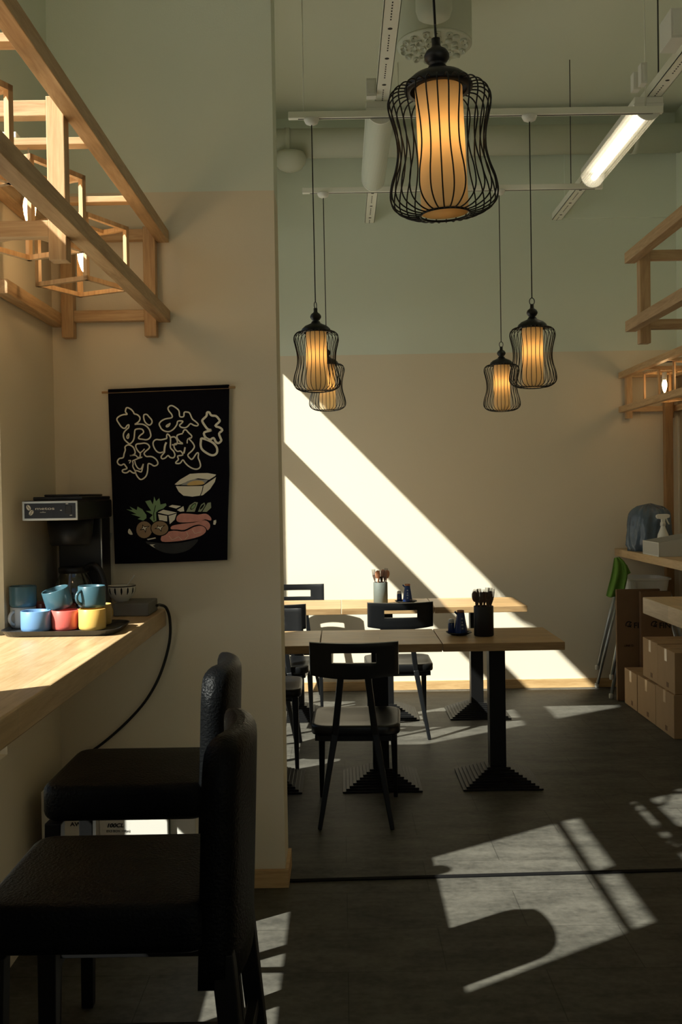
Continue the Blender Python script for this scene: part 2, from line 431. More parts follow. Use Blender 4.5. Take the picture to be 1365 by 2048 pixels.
# glazed shopfront on the left: holes given at the inner face; light falls inwards and down along +y
SUN = Vector((1, .665, -1.04))
hy, hz = .665*TW, 1.04*TW
W_LOW = (2.0-hy, 3.185, .68, 1.0); W_MID = (2.0-hy, 3.185, 1.05, 2.235+hz); W_UP = (.9, 3.185, 2.55, 3.12+hz)
F_LOW = (4.86-hy, 7.11, .10, 2.335+hz); F_UP = (4.86-hy, 7.11, 2.575, 3.10+hz)
R_FILL = (-.8, 2.3, .9, 4.0)  # unseen opening added behind the camera to light the walls from the front
HOLES = [W_LOW, W_MID, W_UP, F_LOW, F_UP]
mb = MB(); wall_with_holes(mb, XL-TW, XL, (Y_REAR, YF), (0, ZC), HOLES)
struct(mb, 'wall_left', M['wall_near'], world=True)
for i, h in enumerate(HOLES):
    mb = MB(); y0, y1, z0, z1 = h; t = .012; tf = .115 if y1 == 3.185 else t
    xa, xb = XL-TW, XL-TW+.014
    for a, b in (((y0, z0), (y1, z0+t)), ((y0, z1-t), (y1, z1)), ((y0, z0), (y0+t, z1)), ((y1-tf, z0), (y1, z1))):
        mb.box((xa, a[0], a[1]), (xb, b[0], b[1]))
    if i == 1: mb.box((xa, y0+t, 2.178), (xb, y1-tf, 2.212))
    w = struct(mb, 'window_%d' % (i+1), M['winframe'], world=True)
    MB().box((xa+.004, y0+t, z0+t), (xa+.008, y1-tf, z1-t)).build('pane', M['pane'], w, world=True)
x0, x1, z0, z1 = R_FILL
mb = MB().box((XL-TW, Y_REAR-.1, 0), (x0, Y_REAR, ZC)).box((x1, Y_REAR-.1, 0), (XR+.1, Y_REAR, ZC)).box((x0, Y_REAR-.1, 0), (x1, Y_REAR, z0)).box((x0, Y_REAR-.1, z1), (x1, Y_REAR, ZC))
struct(mb, 'wall_rear', M['wall_far'], world=True)
mb = MB(); t = .05
for a, b in (((x0, z0), (x1, z0+t)), ((x0, z1-t), (x1, z1)), ((x0, z0), (x0+t, z1)), ((x1-t, z0), (x1, z1)), ((.73, z0), (.78, z1)), ((x0, 2.4), (x1, 2.45))):
    mb.box((a[0], Y_REAR-.1, a[1]), (b[0], Y_REAR-.05, b[1]))
w = struct(mb, 'window_6', M['winframe'], world=True)  # added rear glazing, out of view, lets in fill light
MB().box((x0+t, Y_REAR-.08, z0+t), (x1-t, Y_REAR-.074, z1-t)).build('pane', M['pane'], w, world=True)
struct(MB().box((-14, -16, -.14), (XL-TW-.001, 18, -.02)).box((XL-TW-.001, -16, -.14), (14, Y_REAR-.101, -.02)), 'ground', M['ground'], world=True)
# skirting boards
mb = MB().box((XL, YF-.015, 0), (XR, YF, .068)); struct(mb, 'baseboard_far', M['base'], world=True, bevel=.002)
mb = MB().box((XL, PY-.014, 0), (PX+.014, PY, .07)).box((PX, PY, 0), (PX+.014, PY+.22, .07)); struct(mb, 'baseboard_partition', M['base'], world=True, bevel=.002)
# floor seam
a = atz(574, 1763, 0); b = atz(1365, 1741, 0)
b = a + (b - a)*1.25
struct(MB().beam((a.x, a.y, .0025), (min(b.x, XR), b.y, .0025), .024, .005), 'trim_1', M['strip'], world=True)
# shallow ledge high on the far wall and the timber post at its right corner
zl = at(1200, 437, YF).z
struct(MB().box((at(1130, 437, YF).x, YF-.02, zl), (XR, YF, zl+.5)), 'trim_2', M['wall_far'], world=True)
pw = at(1338, 1000, 7.45)
struct(MB().box((pw.x-.028, YF-.13, 0), (pw.x+.03, YF-.07, 2.32)), 'trim_3', M['counter_dark'], world=True, bevel=.003)

# ------------------------------------------------------------------ ceiling services
d0 = at(640, 282, 7.35)
t = thing('air_duct', 'pale round air duct running along the top of the far wall', 'duct', (d0.x, 7.4, d0.z))
mb = MB().tube([(XL+.01, 7.4, d0.z), (XR-.01, 7.4, d0.z)], .105, 32, smooth=True)
mb.build('pipe', M['duct'], t, world=True)
for x in (-.35, 1.0, 2.2):
    MB().tube([(x-.02, 7.4, d0.z), (x+.02, 7.4, d0.z)], .112, 32).build('joint_band', M['duct'], t, world=True)
dv = at(579, 312, 7.2)
t = thing('extract_vent', 'round domed air valve under the air duct by the partition', 'vent', (dv.x, 7.28, dv.z))
mb = MB().lathe([(.105, .05), (.118, .02), (.112, -.02), (.085, -.055), (.045, -.075), (.0, -.08)], (dv.x, 7.33, dv.z+.01), 28)
mb.build('dome', M['duct'], t, world=True)
MB().lathe([(.06, .03), (.06, d0.z-dv.z-.135)], (dv.x, 7.36, dv.z+.01), 20).build('neck', M['duct'], t, world=True)

nz = at(869, 93, 5.6)                        # ceiling diffuser
t = thing('ceiling_air_diffuser', 'round white ceiling air outlet with many small nozzles above big lantern', 'vent', (nz.x, 5.6, nz.z))
rad = 74.5*5.6/2000
MB().lathe([(rad-.004, .006), (rad, .02), (rad, ZC-nz.z-.002)], (nz.x, 5.6, nz.z), 48, caps=(False, False)).build('drum', M['duct'], t, world=True)
MB().lathe([(0, -.001), (rad-.006, -.001), (rad, .004), (rad, .012), (0, .012)], (nz.x, 5.6, nz.z), 48, caps=(False, False)).build('face_plate', M['duct'], t, world=True)
rng = random.Random(3); k = 0
for ring, cnt in ((.0, 1), (.28, 6), (.55, 12), (.82, 17)):
    for i in range(cnt):
        a = 2*PI*i/max(1, cnt) + ring*3 + rng.uniform(-.06, .06); p = Vector((nz.x+rad*ring*math.cos(a), 5.6+rad*ring*math.sin(a), nz.z-.001))
        tl = Matrix.Rotation(rng.uniform(.3, .55), 3, Vector((math.cos(rng.uniform(0, 6.28)), math.sin(rng.uniform(0, 6.28)), 0)))
        mb = MB()
        mb.lathe([(.013, .004), (.019, -.004), (.020, -.016), (.017, -.018), (.014, -.012), (.0, -.007)], p, 14, tl)
        mb.mat(1).lathe([(.011, -.0085), (0, -.008)], p, 14, tl, caps=(False, False))
        mb.build('nozzle', [M['duct'], M['slot']], t, world=True); k += 1
sp = at(869, 8, 5.1)
t = thing('duct_branch', 'rounded white duct end in front of the round air outlet', 'duct', (sp.x, 5.1, sp.z))
pr = [(.0, -.075), (.05, -.072), (.082, -.055), (.093, -.02), (.093, .05), (.097, .055), (.097, .065), (.093, .07), (.093, ZC-sp.z-.004)]
MB().lathe(pr, (sp.x, 5.12, sp.z), 32).build('pipe', M['duct'], t, world=True)

def cable_rail(px1, py1, px2, py2, Z, label, rods):
    a = atz(px1, py1, Z); b = atz(px2, py2, Z); x = (a.x+b.x)/2
    y1 = YF-.01; y0 = .4
    t = thing('cable_rail', label, 'rail', (x, 4, Z), 'perforated ceiling rails')
    mb = MB().box((x-.036, y0, Z), (x+.036, y1, Z+.004)).box((x-.036, y0, Z), (x-.033, y1, Z+.05)).box((x+.033, y0, Z), (x+.036, y1, Z+.05))
    mb.mat(1); y = y0+.1
    while y < y1-.1:
        mb.lathe([(.011, Z-.0006), (0, Z-.0008)], (x, y, 0), 12, caps=(False, False))
        for q in range(7): mb.box((x-.004, y+.06+q*.025, Z-.0008), (x+.002, y+.072+q*.025, Z))
        y += .30
    mb.build('channel', [M['rail'], M['slot']], t, world=True)
    for yy in rods:
        mb = MB().tube([(x+.02, yy, Z+.04), (x+.02, yy, ZC-.001)], .004, 8); mb.build('hanger_rod', M['slot'], t, world=True)
    return t, x
ZR = 3.52
railL, xl = cable_rail(785, 0, 740, 450, ZR, 'white perforated ceiling rail left of the big lantern', (.8, 2.2))
railR, xr = cable_rail(1372, 120, 1104, 450, ZR, 'white perforated ceiling rail carrying the lit lamp on the right', (.8, 5.2))
def jbox(t, px, py, Y, w, h, dpt):
    p = at(px, py, Y); mb = MB().box((p.x-w/2, Y-dpt/2, p.z-h/2), (p.x+w/2, Y+dpt/2, p.z+h/2)).box((p.x-w/2+.008, Y-dpt/2-.004, p.z-h/2+.01), (p.x+w/2-.008, Y-dpt/2, p.z+h/2-.01))
    mb.build('junction_box', M['white'], t, world=True, bevel=.003)
jbox(railL, 743, 178, 5.1, .05, .09, .05)
jbox(railR, 1347, 62, 4.5, .07, .13, .16)
jbox(railR, 1272, 165, 4.95, .035, .085, .05); jbox(railR, 1286, 150, 4.85, .03, .10, .05)

def strip_light(px, Y0, Y1, xrail, lit, label):
    zt = ZR-.035
    x = xrail
    t = thing('ceiling_strip_light', label, 'lamp', (x, (Y0+Y1)/2, zt), 'strip lights under the ceiling rails')
    prof = [(math.cos(a)*.074, -abs(math.sin(a))*.082) for a in [PI+PI*i/16 for i in range(17)]]
    L = [[(x+u, y, zt+v) for u, v in prof] for y in (Y0+.012, Y1-.012)]
    MB().loft(L, (False, False), smooth=True, closed=False).build('diffuser', M['diffuser'] if lit else M['diffuser_off'], t, world=True)
    for ya, yb in ((Y0, Y0+.012), (Y1-.012, Y1)):
        MB().loft([[(x+u*1.03, ya, zt+v*1.03) for u, v in prof], [(x+u*1.03, yb, zt+v*1.03) for u, v in prof]]).build('end_cap', M['white'], t, world=True)
    MB().box((x-.074, Y0, zt), (x+.074, Y1, ZR-.001)).build('housing', M['white'], t, world=True, bevel=.003)
    MB().tube([(x, Y0+.04, zt-.03), (x, Y1-.04, zt-.03)], .019, 14).build('tube', M['tube_on'] if lit else M['tube_off'], t, world=True)
strip_light(0, 5.2, 6.36, xl-.01, False, 'unlit frosted strip light under the left ceiling rail')
strip_light(0, 5.2, 6.36, xr-.03, True, 'glowing strip light under the right ceiling rail')

YM, YB = 5.2, 6.6                            # the two hanging tracks
def track(Y, pxa, pya, pxb, label, rods):
    a = at(pxa, pya, Y); b = at(pxb, pya, Y); z = a.z
    t = thing('lighting_track', label, 'track', (a.x, Y, z), 'hanging lighting tracks')
    MB().box((a.x, Y-.017, z-.017), (b.x, Y+.017, z+.017)).build('bar', M['rail'], t, world=True, bevel=.003)
    MB().box((a.x+.05, Y-.004, z-.0185), (b.x-.05, Y+.004, z-.0165)).build('groove', M['slot'], t, world=True)
    for px in rods:
        x = at(px, pya, Y).x
        MB().tube([(x, Y, z+.015), (x, Y, ZC-.001)], .003, 8).build('hanger_rod', M['slot'] if px == 1143 else M['rail'], t, world=True)
    return z
z1 = track(YM, 577, 232, 1326, 'nearer white hanging track carrying two lanterns', (608, 1292))
z2 = track(YB, 605, 382, 1206, 'farther white hanging track carrying two lanterns', (800, 1143))

# ------------------------------------------------------------------ lantern pendants
def make_pendant(label, zc, canopy=True):
    """origin at the bottom ring; zc: height of the ceiling fixing above it"""
    t = thing('pendant_lantern', label, 'pendant lamp', (0, 0, 0), 'wire cage lantern pendants')
    prof = crom([(.054, 0, 0), (.080, 0, .004), (.106, 0, .018), (.117, 0, .040), (.113, 0, .075), (.102, 0, .110), (.096, 0, .145), (.098, 0, .185), (.106, 0, .222), (.112, 0, .250), (.108, 0, .272), (.092, 0, .286), (.068, 0, .287)], 4)
    mb = MB(); n = 30
    for i in range(n):
        a = 2*PI*i/n + .04; mb.tube([(p.x*math.cos(a), p.x*math.sin(a), p.z) for p in prof], .0017, 5)
    mb.tube([(.054*math.cos(2*PI*i/36), .054*math.sin(2*PI*i/36), 0) for i in range(36)], .0026, 6, closed=True)
    mb.build('wire_cage', M['wire'], t)
    MB().lathe([(.062, .283), (.074, .284), (.075, .290), (.070, .303), (.055, .316), (.036, .324), (.024, .330), (.020, .338), (.014, .342), (.020, .346), (.027, .356), (.0275, .364), (.022, .374), (.012, .381), (.0095, .386), (.0095, .402), (0, .403)], n=32, caps=(False, True)).build('cap', M['black'], t)
    MB().tube([(.0125*math.cos(2*PI*i/20), 0, .4155+.017*math.sin(2*PI*i/20)) for i in range(20)], .0022, 6, closed=True).build('hanging_ring', M['black'], t)
    MB().lathe([(.0515, .006), (.0515, .287)], n=40, caps=(False, False)).build('shade', M['shade'], t)
    MB().lathe([(0, .004), (.0515, .004), (.0515, .0065), (0, .0065)], n=40, caps=(False, False)).build('shade_base', M['shade'], t)
    MB().lathe([(.0, .143), (.010, .146), (.019, .157), (.020, .170), (.014, .188), (.011, .196), (.011, .204), (0, .204)], n=16).build('bulb', M['lampbulb'], t)
    MB().tube([(0, 0, .431), (0, 0, zc)], .0028, 8).build('cord', M['wire'], t)
    if canopy: MB().lathe([(0, zc-.03), (.012, zc-.03), (.03, zc-.022), (.038, zc-.006), (.038, zc+.0005), (0, zc+.0005)], n=24).build('canopy', M['white'], t)
    return t
M['lampbulb'] = emit('lantern_bulb', (1, .50, .15), LAMP)
def hang(px, py, Y, zfix, label, rot=(0, 0, 0), sc=(1, 1, 1)):
    p = at(px, py, Y); t = make_pendant(label, (zfix - p.z)/sc[2]); t.location = p; t.rotation_euler = (Matrix.Rotation(rot[1], 3, 'Y') @ Matrix.Rotation(rot[2], 3, 'Z')).to_euler(); t.scale = sc; return t
NEARZ = 4.28
hang(891, 429, 2.19, NEARZ, 'big black wire lantern hanging closest, at the top', (R(0), R(-2.3), R(80)), (1, 1, .945))
hang(635, 783, YM, z1-.017, 'left lantern of the nearer track, in front of another lantern', (0, R(-.3), R(62)), (1.04, 1.04, 1.07))
hang(1067, 775, YM, z1-.017, 'right lantern of the nearer track, larger and higher of the right pair', (0, R(-.1), .02), (1.04, 1.04, 1.07))
hang(656, 821, YB, z2-.017, 'small lantern half hidden behind the left lantern', (0, R(-.3), R(60)), (1.03, 1.03, 1.05))
hang(1005, 822, YB, z2-.017, 'small lantern lowest of the right pair, on the farther track', (0, R(-.1), .07), (1.03, 1.03, 1.05))
# ------------------------------------------------------------------ pine lattice frames and cube lamps
PINE = {'x': M['pine_x'], 'y': M['pine_y'], 'z': M['pine_z']}
def lattice(label, xi, xo, y0, y1, zt, zb, posts, slats, side=1, post_low=.08, s=.045, crossposts=None):
    """xi: outer face plane of the front beams, xo: back plane; side=+1 when the front faces +x"""
    t = thing('lattice_frame', label, 'wooden frame', (xi, (y0+y1)/2, zb), 'pine lattice frames')
    xb = xi - side*s/2; xp = xb - side*s; xk = xo + side*s/2
    for z in (zt, zb):
        MB().box((xb-s/2, y0, z-s/2), (xb+s/2, y1, z+s/2)).build('beam', PINE['y'], t, world=True, bevel=.002)
        yk = 3.14 if (z == zb and side == 1) else y0; zk = z-.012 if yk != y0 else z; sk = dk = s
        MB().box((xk-s/2, yk, zk-sk/2), (xk-s/2+dk, y1, zk+sk/2)).build('beam', PINE['y'], t, world=True, bevel=.002)
    for y in posts:
        MB().box((xp-s/2, y-s/2, zb-post_low), (xp+s/2, y+s/2, zt+.028)).build('post', PINE['z'], t, world=True, bevel=.002)
        xq = xk + side*s
        MB().box((xq-s/2, y-s/2, zb-post_low), (xq+s/2, y+s/2, zt+.028)).build('post', PINE['z'], t, world=True, bevel=.002)
        for z in (zt, zb):
            MB().box((min(xp, xq)+s/2, y-s*.4, z-s*.45), (max(xp, xq)-s/2, y+s*.4, z+s*.45)).build('crosspiece', PINE['x'], t, world=True, bevel=.002)
    for y in slats:
        MB().box((min(xb, xk)+s/2, y-.02, zt-.012), (max(xb, xk)-s/2, y+.02, zt+.008)).build('slat', PINE['x'], t, world=True, bevel=.0015)
    return t
ZT, ZB = 2.475, 2.175
lattice('pine lattice frame fixed above the left bar counter', -.633, XL+.003, 1.0, PY-.002, ZT, ZB, (1.15, 2.54, 3.762), (2.15, 2.77, 3.31))
bz = at(1265, 652, 4.2)
lattice('pine lattice frame at the right edge above the nearer counter', 1.225, 1.69, 1.2, 4.28, bz.z+.30, bz.z+.01, (4.235, 2.9, 1.5), (3.5, 2.3), side=-1)
bt = at(1240, 745, YF-.05); bb = at(1242, 824, YF-.05)
lattice('pine lattice frame fixed to the far wall at the right edge', bt.x, XR-.002, 5.0, YF-.016, bt.z-.02, bb.z+.02, (YF-.045, 6.2), (7.05, 6.6, 5.7), side=-1, post_low=.07)

def make_cube_lamp(label, zc):
    """origin: centre of the cube; zc: the slat above"""
    t = thing('cube_lamp', label, 'lamp', (0, 0, 0), 'cube frame lamps in the lattice frames')
    a = .1; w = .014
    mb = MB()
    for z in (-a, a):
        for p, q in (((-a,-a,z),(a,-a,z)), ((a,-a,z),(a,a,z)), ((a,a,z),(-a,a,z)), ((-a,a,z),(-a,-a,z))):
            p, q = Vector(p), Vector(q); d = (q-p).normalized()*w/2; mb.beam(p-d, q+d, w, w)
    for x in (-a, a):
        for y in (-a, a): mb.beam((x, y, -a+w/2), (x, y, a-w/2), w, w, up=(0, 1, 0))
    mb.beam((-a, 0, a), (a, 0, a), w*1.6, w*.8)
    mb.build('cube', M['pine_z'], t)
    MB().lathe([(.0, .098), (.016, .097), (.017, .045), (.012, .04), (0, .04)], n=16).build('socket', M['white'], t)
    MB().lathe([(.010, .04), (.015, .028), (.0175, .010), (.0155, -.012), (.010, -.032), (.004, -.047), (0, -.051)], n=16).build('bulb', M['bulb'], t)
    MB().tube([(0, 0, .097), (0, 0, zc)], .002, 6).build('cord', M['white'], t)
    return t
ang = R(18.5+45)
for (x, y, z, lab) in ((-.845, 2.15, 2.292, 'cube lamp cut off by the left edge of the photo, nearest in the left frame'),
                       (-.845, 2.77, 2.292, 'middle cube lamp in the left pine frame with a bright bulb'),
                       (-.838, 3.31, 2.292, 'cube lamp closest to the partition in the left pine frame')):
    c = make_cube_lamp(lab, ZT-.0135-z); c.location = (x, y, z); c.rotation_euler = (0, 0, ang)
c0 = at(1304, 778, 7.05)
c = make_cube_lamp('lit cube lamp in the far right pine frame', bt.z-.0545-c0.z); c.location = (c0.x+.092, 7.05, c0.z+.02); c.rotation_euler = (0, 0, R(12))
c0 = at(1356, 748, 6.6)
c = make_cube_lamp('cube lamp cut off by the right edge of the photo', bt.z-.0245-c0.z); c.location = (c0.x+.125, 6.6, c0.z-.01); c.rotation_euler = (0, 0, R(35))
p = at(30, 299, 2.83)
mb = MB().box((-1.02, 2.752, ZT+.0085), (-.872, 2.788, ZT+.026)).box((-.90, 2.756, ZT+.026), (-.885, 2.784, ZT+.03))
tag(mb.build('cable_connector', M['white'], None, world=True, bevel=.002), 'white flat connector strip lying on a slat of the left pine frame', 'connector')

# ------------------------------------------------------------------ poster on the partition
YP = PY-.02
def pp(px, py, d=0): return at(px, py, YP-.0035-d)
def zz(pts, s, ox, oy, d=.0006): return [pp(ox+x/s, oy+y/s, d) for x, y in pts]
tl, tr, br, bl = (216, 779), (459, 769.5), (455, 1120), (230, 1128)
ctr = at(340, 1128, YP)
t = thing('cloth_poster', 'dark navy cloth poster with japanese lettering and a hotpot picture', 'poster', (ctr.x, YP, ctr.z))
edge = [tl, (300, 775), (380, 772), tr, (458, 850), (459, 950), (456, 1040), br, (400, 1122.5), (310, 1126), bl, (227, 1050), (223, 950), (219, 860)]
MB().prism([at(x, y, YP-.003) for x, y in edge], (0, .003, 0)).build('cloth', M['navy'], t, world=True)
MB().tube([at(217, 782.5, YP-.004), at(458, 773, YP-.004)], .0075, 12).build('hem_sleeve', M['navy'], t, world=True)
MB().tube([at(204, 785, YP-.004), at(471, 774.5, YP-.004)], .0045, 10).build('rod', M['pine_x'], t, world=True)
G1 = (10.5, 215, 800); G2 = (9.1, 300, 800)
strokes = [
 (G1, 1, 29, [(400,165),(440,165),(500,200),(545,250),(565,290),(620,305),(670,345),(685,395),(660,450),(610,490),(575,510),(640,505),(740,510),(820,550),(880,620),(905,700),(910,760),(870,815),(810,835),(740,825),(670,815),(655,790),(690,740),(745,700),(760,665),(735,620),(680,605),(620,610),(580,630),(570,700),(560,800),(530,870),(470,920),(420,890),(360,830),(335,750),(350,680),(400,620),(445,580),(450,520),(410,540),(385,580),(345,595),(290,560),(240,490),(200,420),(210,375),(270,330),(350,305),(415,300),(380,250),(385,200)]),
 (G1, 1, 29, [(780,305),(830,305),(880,360),(930,420),(935,480),(890,525),(840,510),(790,460),(765,390),(762,330)]),
 (G1, 0, 29, [(470,1170),(540,1155),(580,1120),(575,1060),(540,990),(480,950),(420,945),(370,985),(375,1050),(350,1130),(330,1210),(250,1230),(210,1290),(230,1345),(290,1370),(345,1345),(385,1390),(410,1440),(320,1470),(320,1510),(370,1530),(420,1520),(470,1485),(520,1520),(570,1535),(590,1500)]),
 (G1, 0, 29, [(590,1500),(600,1550),(640,1620),(700,1670),(770,1640),(820,1580),(845,1480),(850,1380),(865,1335),(920,1350),(980,1385),(1040,1365),(1060,1320),(1030,1255),(960,1200),(890,1185),(820,1185),(770,1130),(800,1080),(860,1030),(885,985),(850,930),(780,905),(700,915),(620,925),(595,960),(610,1020),(650,1080),(690,1120),(685,1190)]),
 (G1, 0, 24, [(690,1110),(740,1070),(780,1025)]),
 (G1, 0, 26, [(470,1165),(540,1160),(600,1165),(640,1205),(730,1200),(640,1230),(560,1265),(530,1280),(540,1340),(535,1400),(590,1500)]),
 (G1, 0, 26, [(575,1280),(590,1350),(640,1430),(700,1450),(735,1390),(755,1340),(735,1440),(710,1510),(640,1490),(590,1480)]),
 (G1, 0, 22, [(440,1275),(490,1270),(460,1330)]),
 (G1, 0, 26, [(450,700),(410,765),(420,805),(445,790),(450,720)]),
 (G2, 1, 25, [(330,150),(360,110),(410,105),(480,145),(530,200),(545,300),(615,300),(625,225),(680,220),(725,240),(770,340),(830,390),(880,440),(860,470),(800,460),(740,430),(690,480),(640,505),(570,495),(540,460),(580,420),(600,385),(510,385),(490,450),(430,530),(350,575),(270,565),(215,530),(190,490),(170,440),(200,390),(280,345),(400,320),(395,260),(350,205)]),
 (G2, 0, 26, [(375,425),(310,460),(300,485),(335,480),(365,440)]),
 (G2, 0, 25, [(310,700),(200,725),(110,720),(60,770),(70,850),(120,930),(180,960),(240,945)]),
 (G2, 0, 25, [(260,960),(205,1030),(225,1070),(280,1055),(330,1010),(370,1045),(430,1050),(455,1000),(430,930),(375,870),(375,780),(375,690),(350,640),(320,620),(305,650),(310,700)]),
 (G2, 0, 34, [(300,770),(275,830),(265,900),(262,960)]),
 (G2, 0, 25, [(600,600),(620,550),(660,545),(700,590),(760,650),(750,690),(710,700),(780,780),(810,850),(770,920),(690,1000),(740,1070),(780,1070),(850,970),(885,970),(880,1050),(910,1130),(920,1210),(870,1255),(790,1250),(700,1200),(640,1140),(600,1090),(550,1150),(480,1155),(475,1130),(520,1080),(505,1020),(600,1000),(560,930),(500,935),(450,880),(440,810),(500,790),(600,795),(550,760),(500,700),(500,640),(600,610)]),
 (G2, 0, 25, [(380,680),(440,670),(480,700),(500,760),(480,810),(400,815)]),
 (G2, 0, 30, [(640,860),(630,920),(615,975)]),
 (G2, 0, 20, [(695,700),(680,740),(680,790)]),
 (G2, 1, 40, [(1030,290),(1040,230),(1080,225),(1120,280),(1200,290),(1250,340),(1270,390),(1190,470),(1270,500),(1320,550),(1260,610),(1290,700),(1300,740),(1250,785),(1200,760),(1160,690),(1100,720),(1040,700),(1000,660),(990,590),(1120,550),(1060,535),(1010,480),(960,400),(960,360)]),
 (G2, 1, 40, [(940,700),(1030,720),(1150,780),(1220,870),(1220,960),(1160,1005),(1080,990),(960,910),(925,830),(930,740)]),
]
mb = MB()
for (s, ox, oy), cl, w, pts in strokes:
    q = crom([(x, y, 0) for x, y in pts], 3, bool(cl))
    P = [pp(ox+v.x/s, oy+v.y/s, .0006) for v in q]
    mb.ribbon(P, w/s*YP/F, (0, -1, 0), bool(cl))
mb.build('lettering', M['print_cream'], t, world=True)
Z3 = (6.2045, 235, 930)
def ell(cx, cy, rx, ry, n=20, rot=0): return [(cx+rx*math.cos(2*PI*i/n)*math.cos(rot)-ry*math.sin(2*PI*i/n)*math.sin(rot), cy+rx*math.cos(2*PI*i/n)*math.sin(rot)+ry*math.sin(2*PI*i/n)*math.cos(rot)) for i in range(n)]
def sm(pts, n=3): return [(v.x, v.y) for v in crom([(x, y, 0) for x, y in pts], n, True)]
art = [   # material index, layer, outline
 (0, 1, [(725,262),(860,264),(1065,260),(1225,150),(1210,210),(1150,300),(1060,375),(930,393),(820,380),(760,330)]),
 (0, 1, [(710,240),(780,180),(900,110),(1010,102),(1120,100),(1225,118),(1215,135),(1140,182),(1000,165),(900,190),(790,240),(740,248)]),
 (8, 2, [(790,248),(870,200),(960,175),(1060,185),(1130,182),(1080,235),(900,252)]),
 (5, 3, sm([(868,252),(900,212),(980,192),(1060,202),(1078,230),(1030,246)])),
 (1, 4, [(1060,262),(1070,262),(1055,330),(1030,388),(1020,386),(1046,330)]),
 (2, 1, [(455,390),(480,450),(520,410),(535,490),(600,475),(610,500),(570,540),(510,560),(480,590),(485,710),(455,720),(400,660),(440,620),(350,570),(420,570),(380,510),(345,450),(410,435),(440,490),(450,440)]),
 (2, 1, [(110,550),(190,560),(150,515),(240,560),(250,515),(310,550),(360,620),(360,660),(320,690),(250,670),(290,650),(170,610),(240,610),(180,580)]),
 (1, 2, [(470,500),(478,502),(455,600),(460,690),(450,690),(446,600)]),
 (0, 1, [(500,590),(570,555),(740,590),(630,620)]), (0, 1, [(505,612),(618,632),(618,700),(520,690)]), (0, 1, [(636,632),(735,602),(710,680),(650,735)]),
 (0, 1, [(635,515),(680,495),(790,510),(730,540)]), (0, 1, [(740,560),(820,510),(830,575),(780,580)]),
 (7, 1, [(855,580),(895,500),(960,458),(1000,465),(960,580)]), (7, 1, [(1000,580),(1040,490),(1080,465),(1092,500),(1040,580)]), (7, 1, [(1055,580),(1120,470),(1160,462),(1165,530),(1110,582)]),
 (1, 2, ell(940,515,50,22,16,R(-50))), (2, 3, ell(942,515,40,15,16,R(-50))), (1, 2, ell(1050,520,42,12,16,R(-52))),
 (3, 1, sm([(735,690),(740,640),(790,605),(900,605),(1000,615),(1100,605),(1160,650),(1160,690),(1090,675),(1030,695),(900,710),(780,712)])),
 (3, 1, sm([(665,795),(680,755),(800,730),(950,715),(1080,685),(1140,720),(1150,770),(1120,810),(1090,770),(1020,740),(940,755),(830,805),(740,800)])),
 (3, 1, sm([(555,950),(545,890),(600,840),(700,815),(830,825),(950,770),(1040,755),(1095,790),(1090,840),(1010,890),(850,930),(700,950)])),
 (4, 1, ell(332,803,98,105)), (1, 2, ell(528,785,118,100)), (4, 3, ell(526,785,106,88)),
 (1, 2, [(310,735),(335,765),(405,755),(360,785),(350,845),(330,800),(275,810),(310,775)]), (0, 3, [(318,755),(336,775),(380,765),(352,785),(346,820),(328,790),(295,798),(318,778)]),
 (1, 4, [(490,740),(525,765),(600,742),(555,778),(545,830),(515,795),(455,795),(500,770)]), (0, 5, [(500,755),(525,772),(572,755),(545,780),(540,812),(517,786),(480,787),(508,770)]),
 (6, 1, sm([(350,950),(560,972),(800,962),(1000,922),(940,1010),(850,1070),(700,1100),(560,1080),(440,1020)])),
 (0, 2, [(400,985),(470,985),(440,1000),(470,1030),(420,1005)]), (0, 2, [(365,920),(470,898),(480,910),(380,932)]),
 (0, 1, sm([(130,830),(150,790),(190,860),(150,860)])), (0, 1, [(1195,690),(1225,680),(1228,710),(1215,742),(1190,738)]),
]
mb = MB()
for mi, ly, pts in art:
    mb.mat(mi).poly(zz(pts, *Z3, d=.0004+.00025*ly))
lines = [(3, [(560,900),(640,880),(700,830),(720,870),(760,900),(850,830),(880,870),(960,860)]), (0, [(860,830),(880,880),(840,920)]), (0, [(640,880),(680,930),(760,890),(800,930)]), (0, [(930,800),(960,850),(1040,830)])]
for mi, pts in lines[1:]:
    mb.mat(mi).ribbon([pp(235+x/6.2045, 930+y/6.2045, .0012) for x, y in pts], .0012, (0, -1, 0))
mb.build('hotpot_print', [M['print_cream'], M['print_black'], M['print_green'], M['print_pink'], M['print_brown'], M['print_ochre'], M['print_grey'], plain('leek_print', (.33, .38, .26), .85, .1), plain('egg_white_print', (.36, .37, .36), .85, .1)], t, world=True)

# ------------------------------------------------------------------ bar counter on the left and what stands on it
ZK = 1.07; KX = -.672
t = thing('bar_counter', 'long light wood bar counter along the left windows', 'counter', (-.87, 2.4, ZK-.065))
MB().box((XL+.004, .2, ZK-.065), (KX, PY-.001, ZK)).build('worktop', M['counter'], t, world=True, bevel=.004)
for y in (.6, 3.74): MB().box((XL+.004, y-.02, ZK-.15), (-.90, y+.02, ZK-.0655)).build('bracket', M['counter'], t, world=True, bevel=.002)

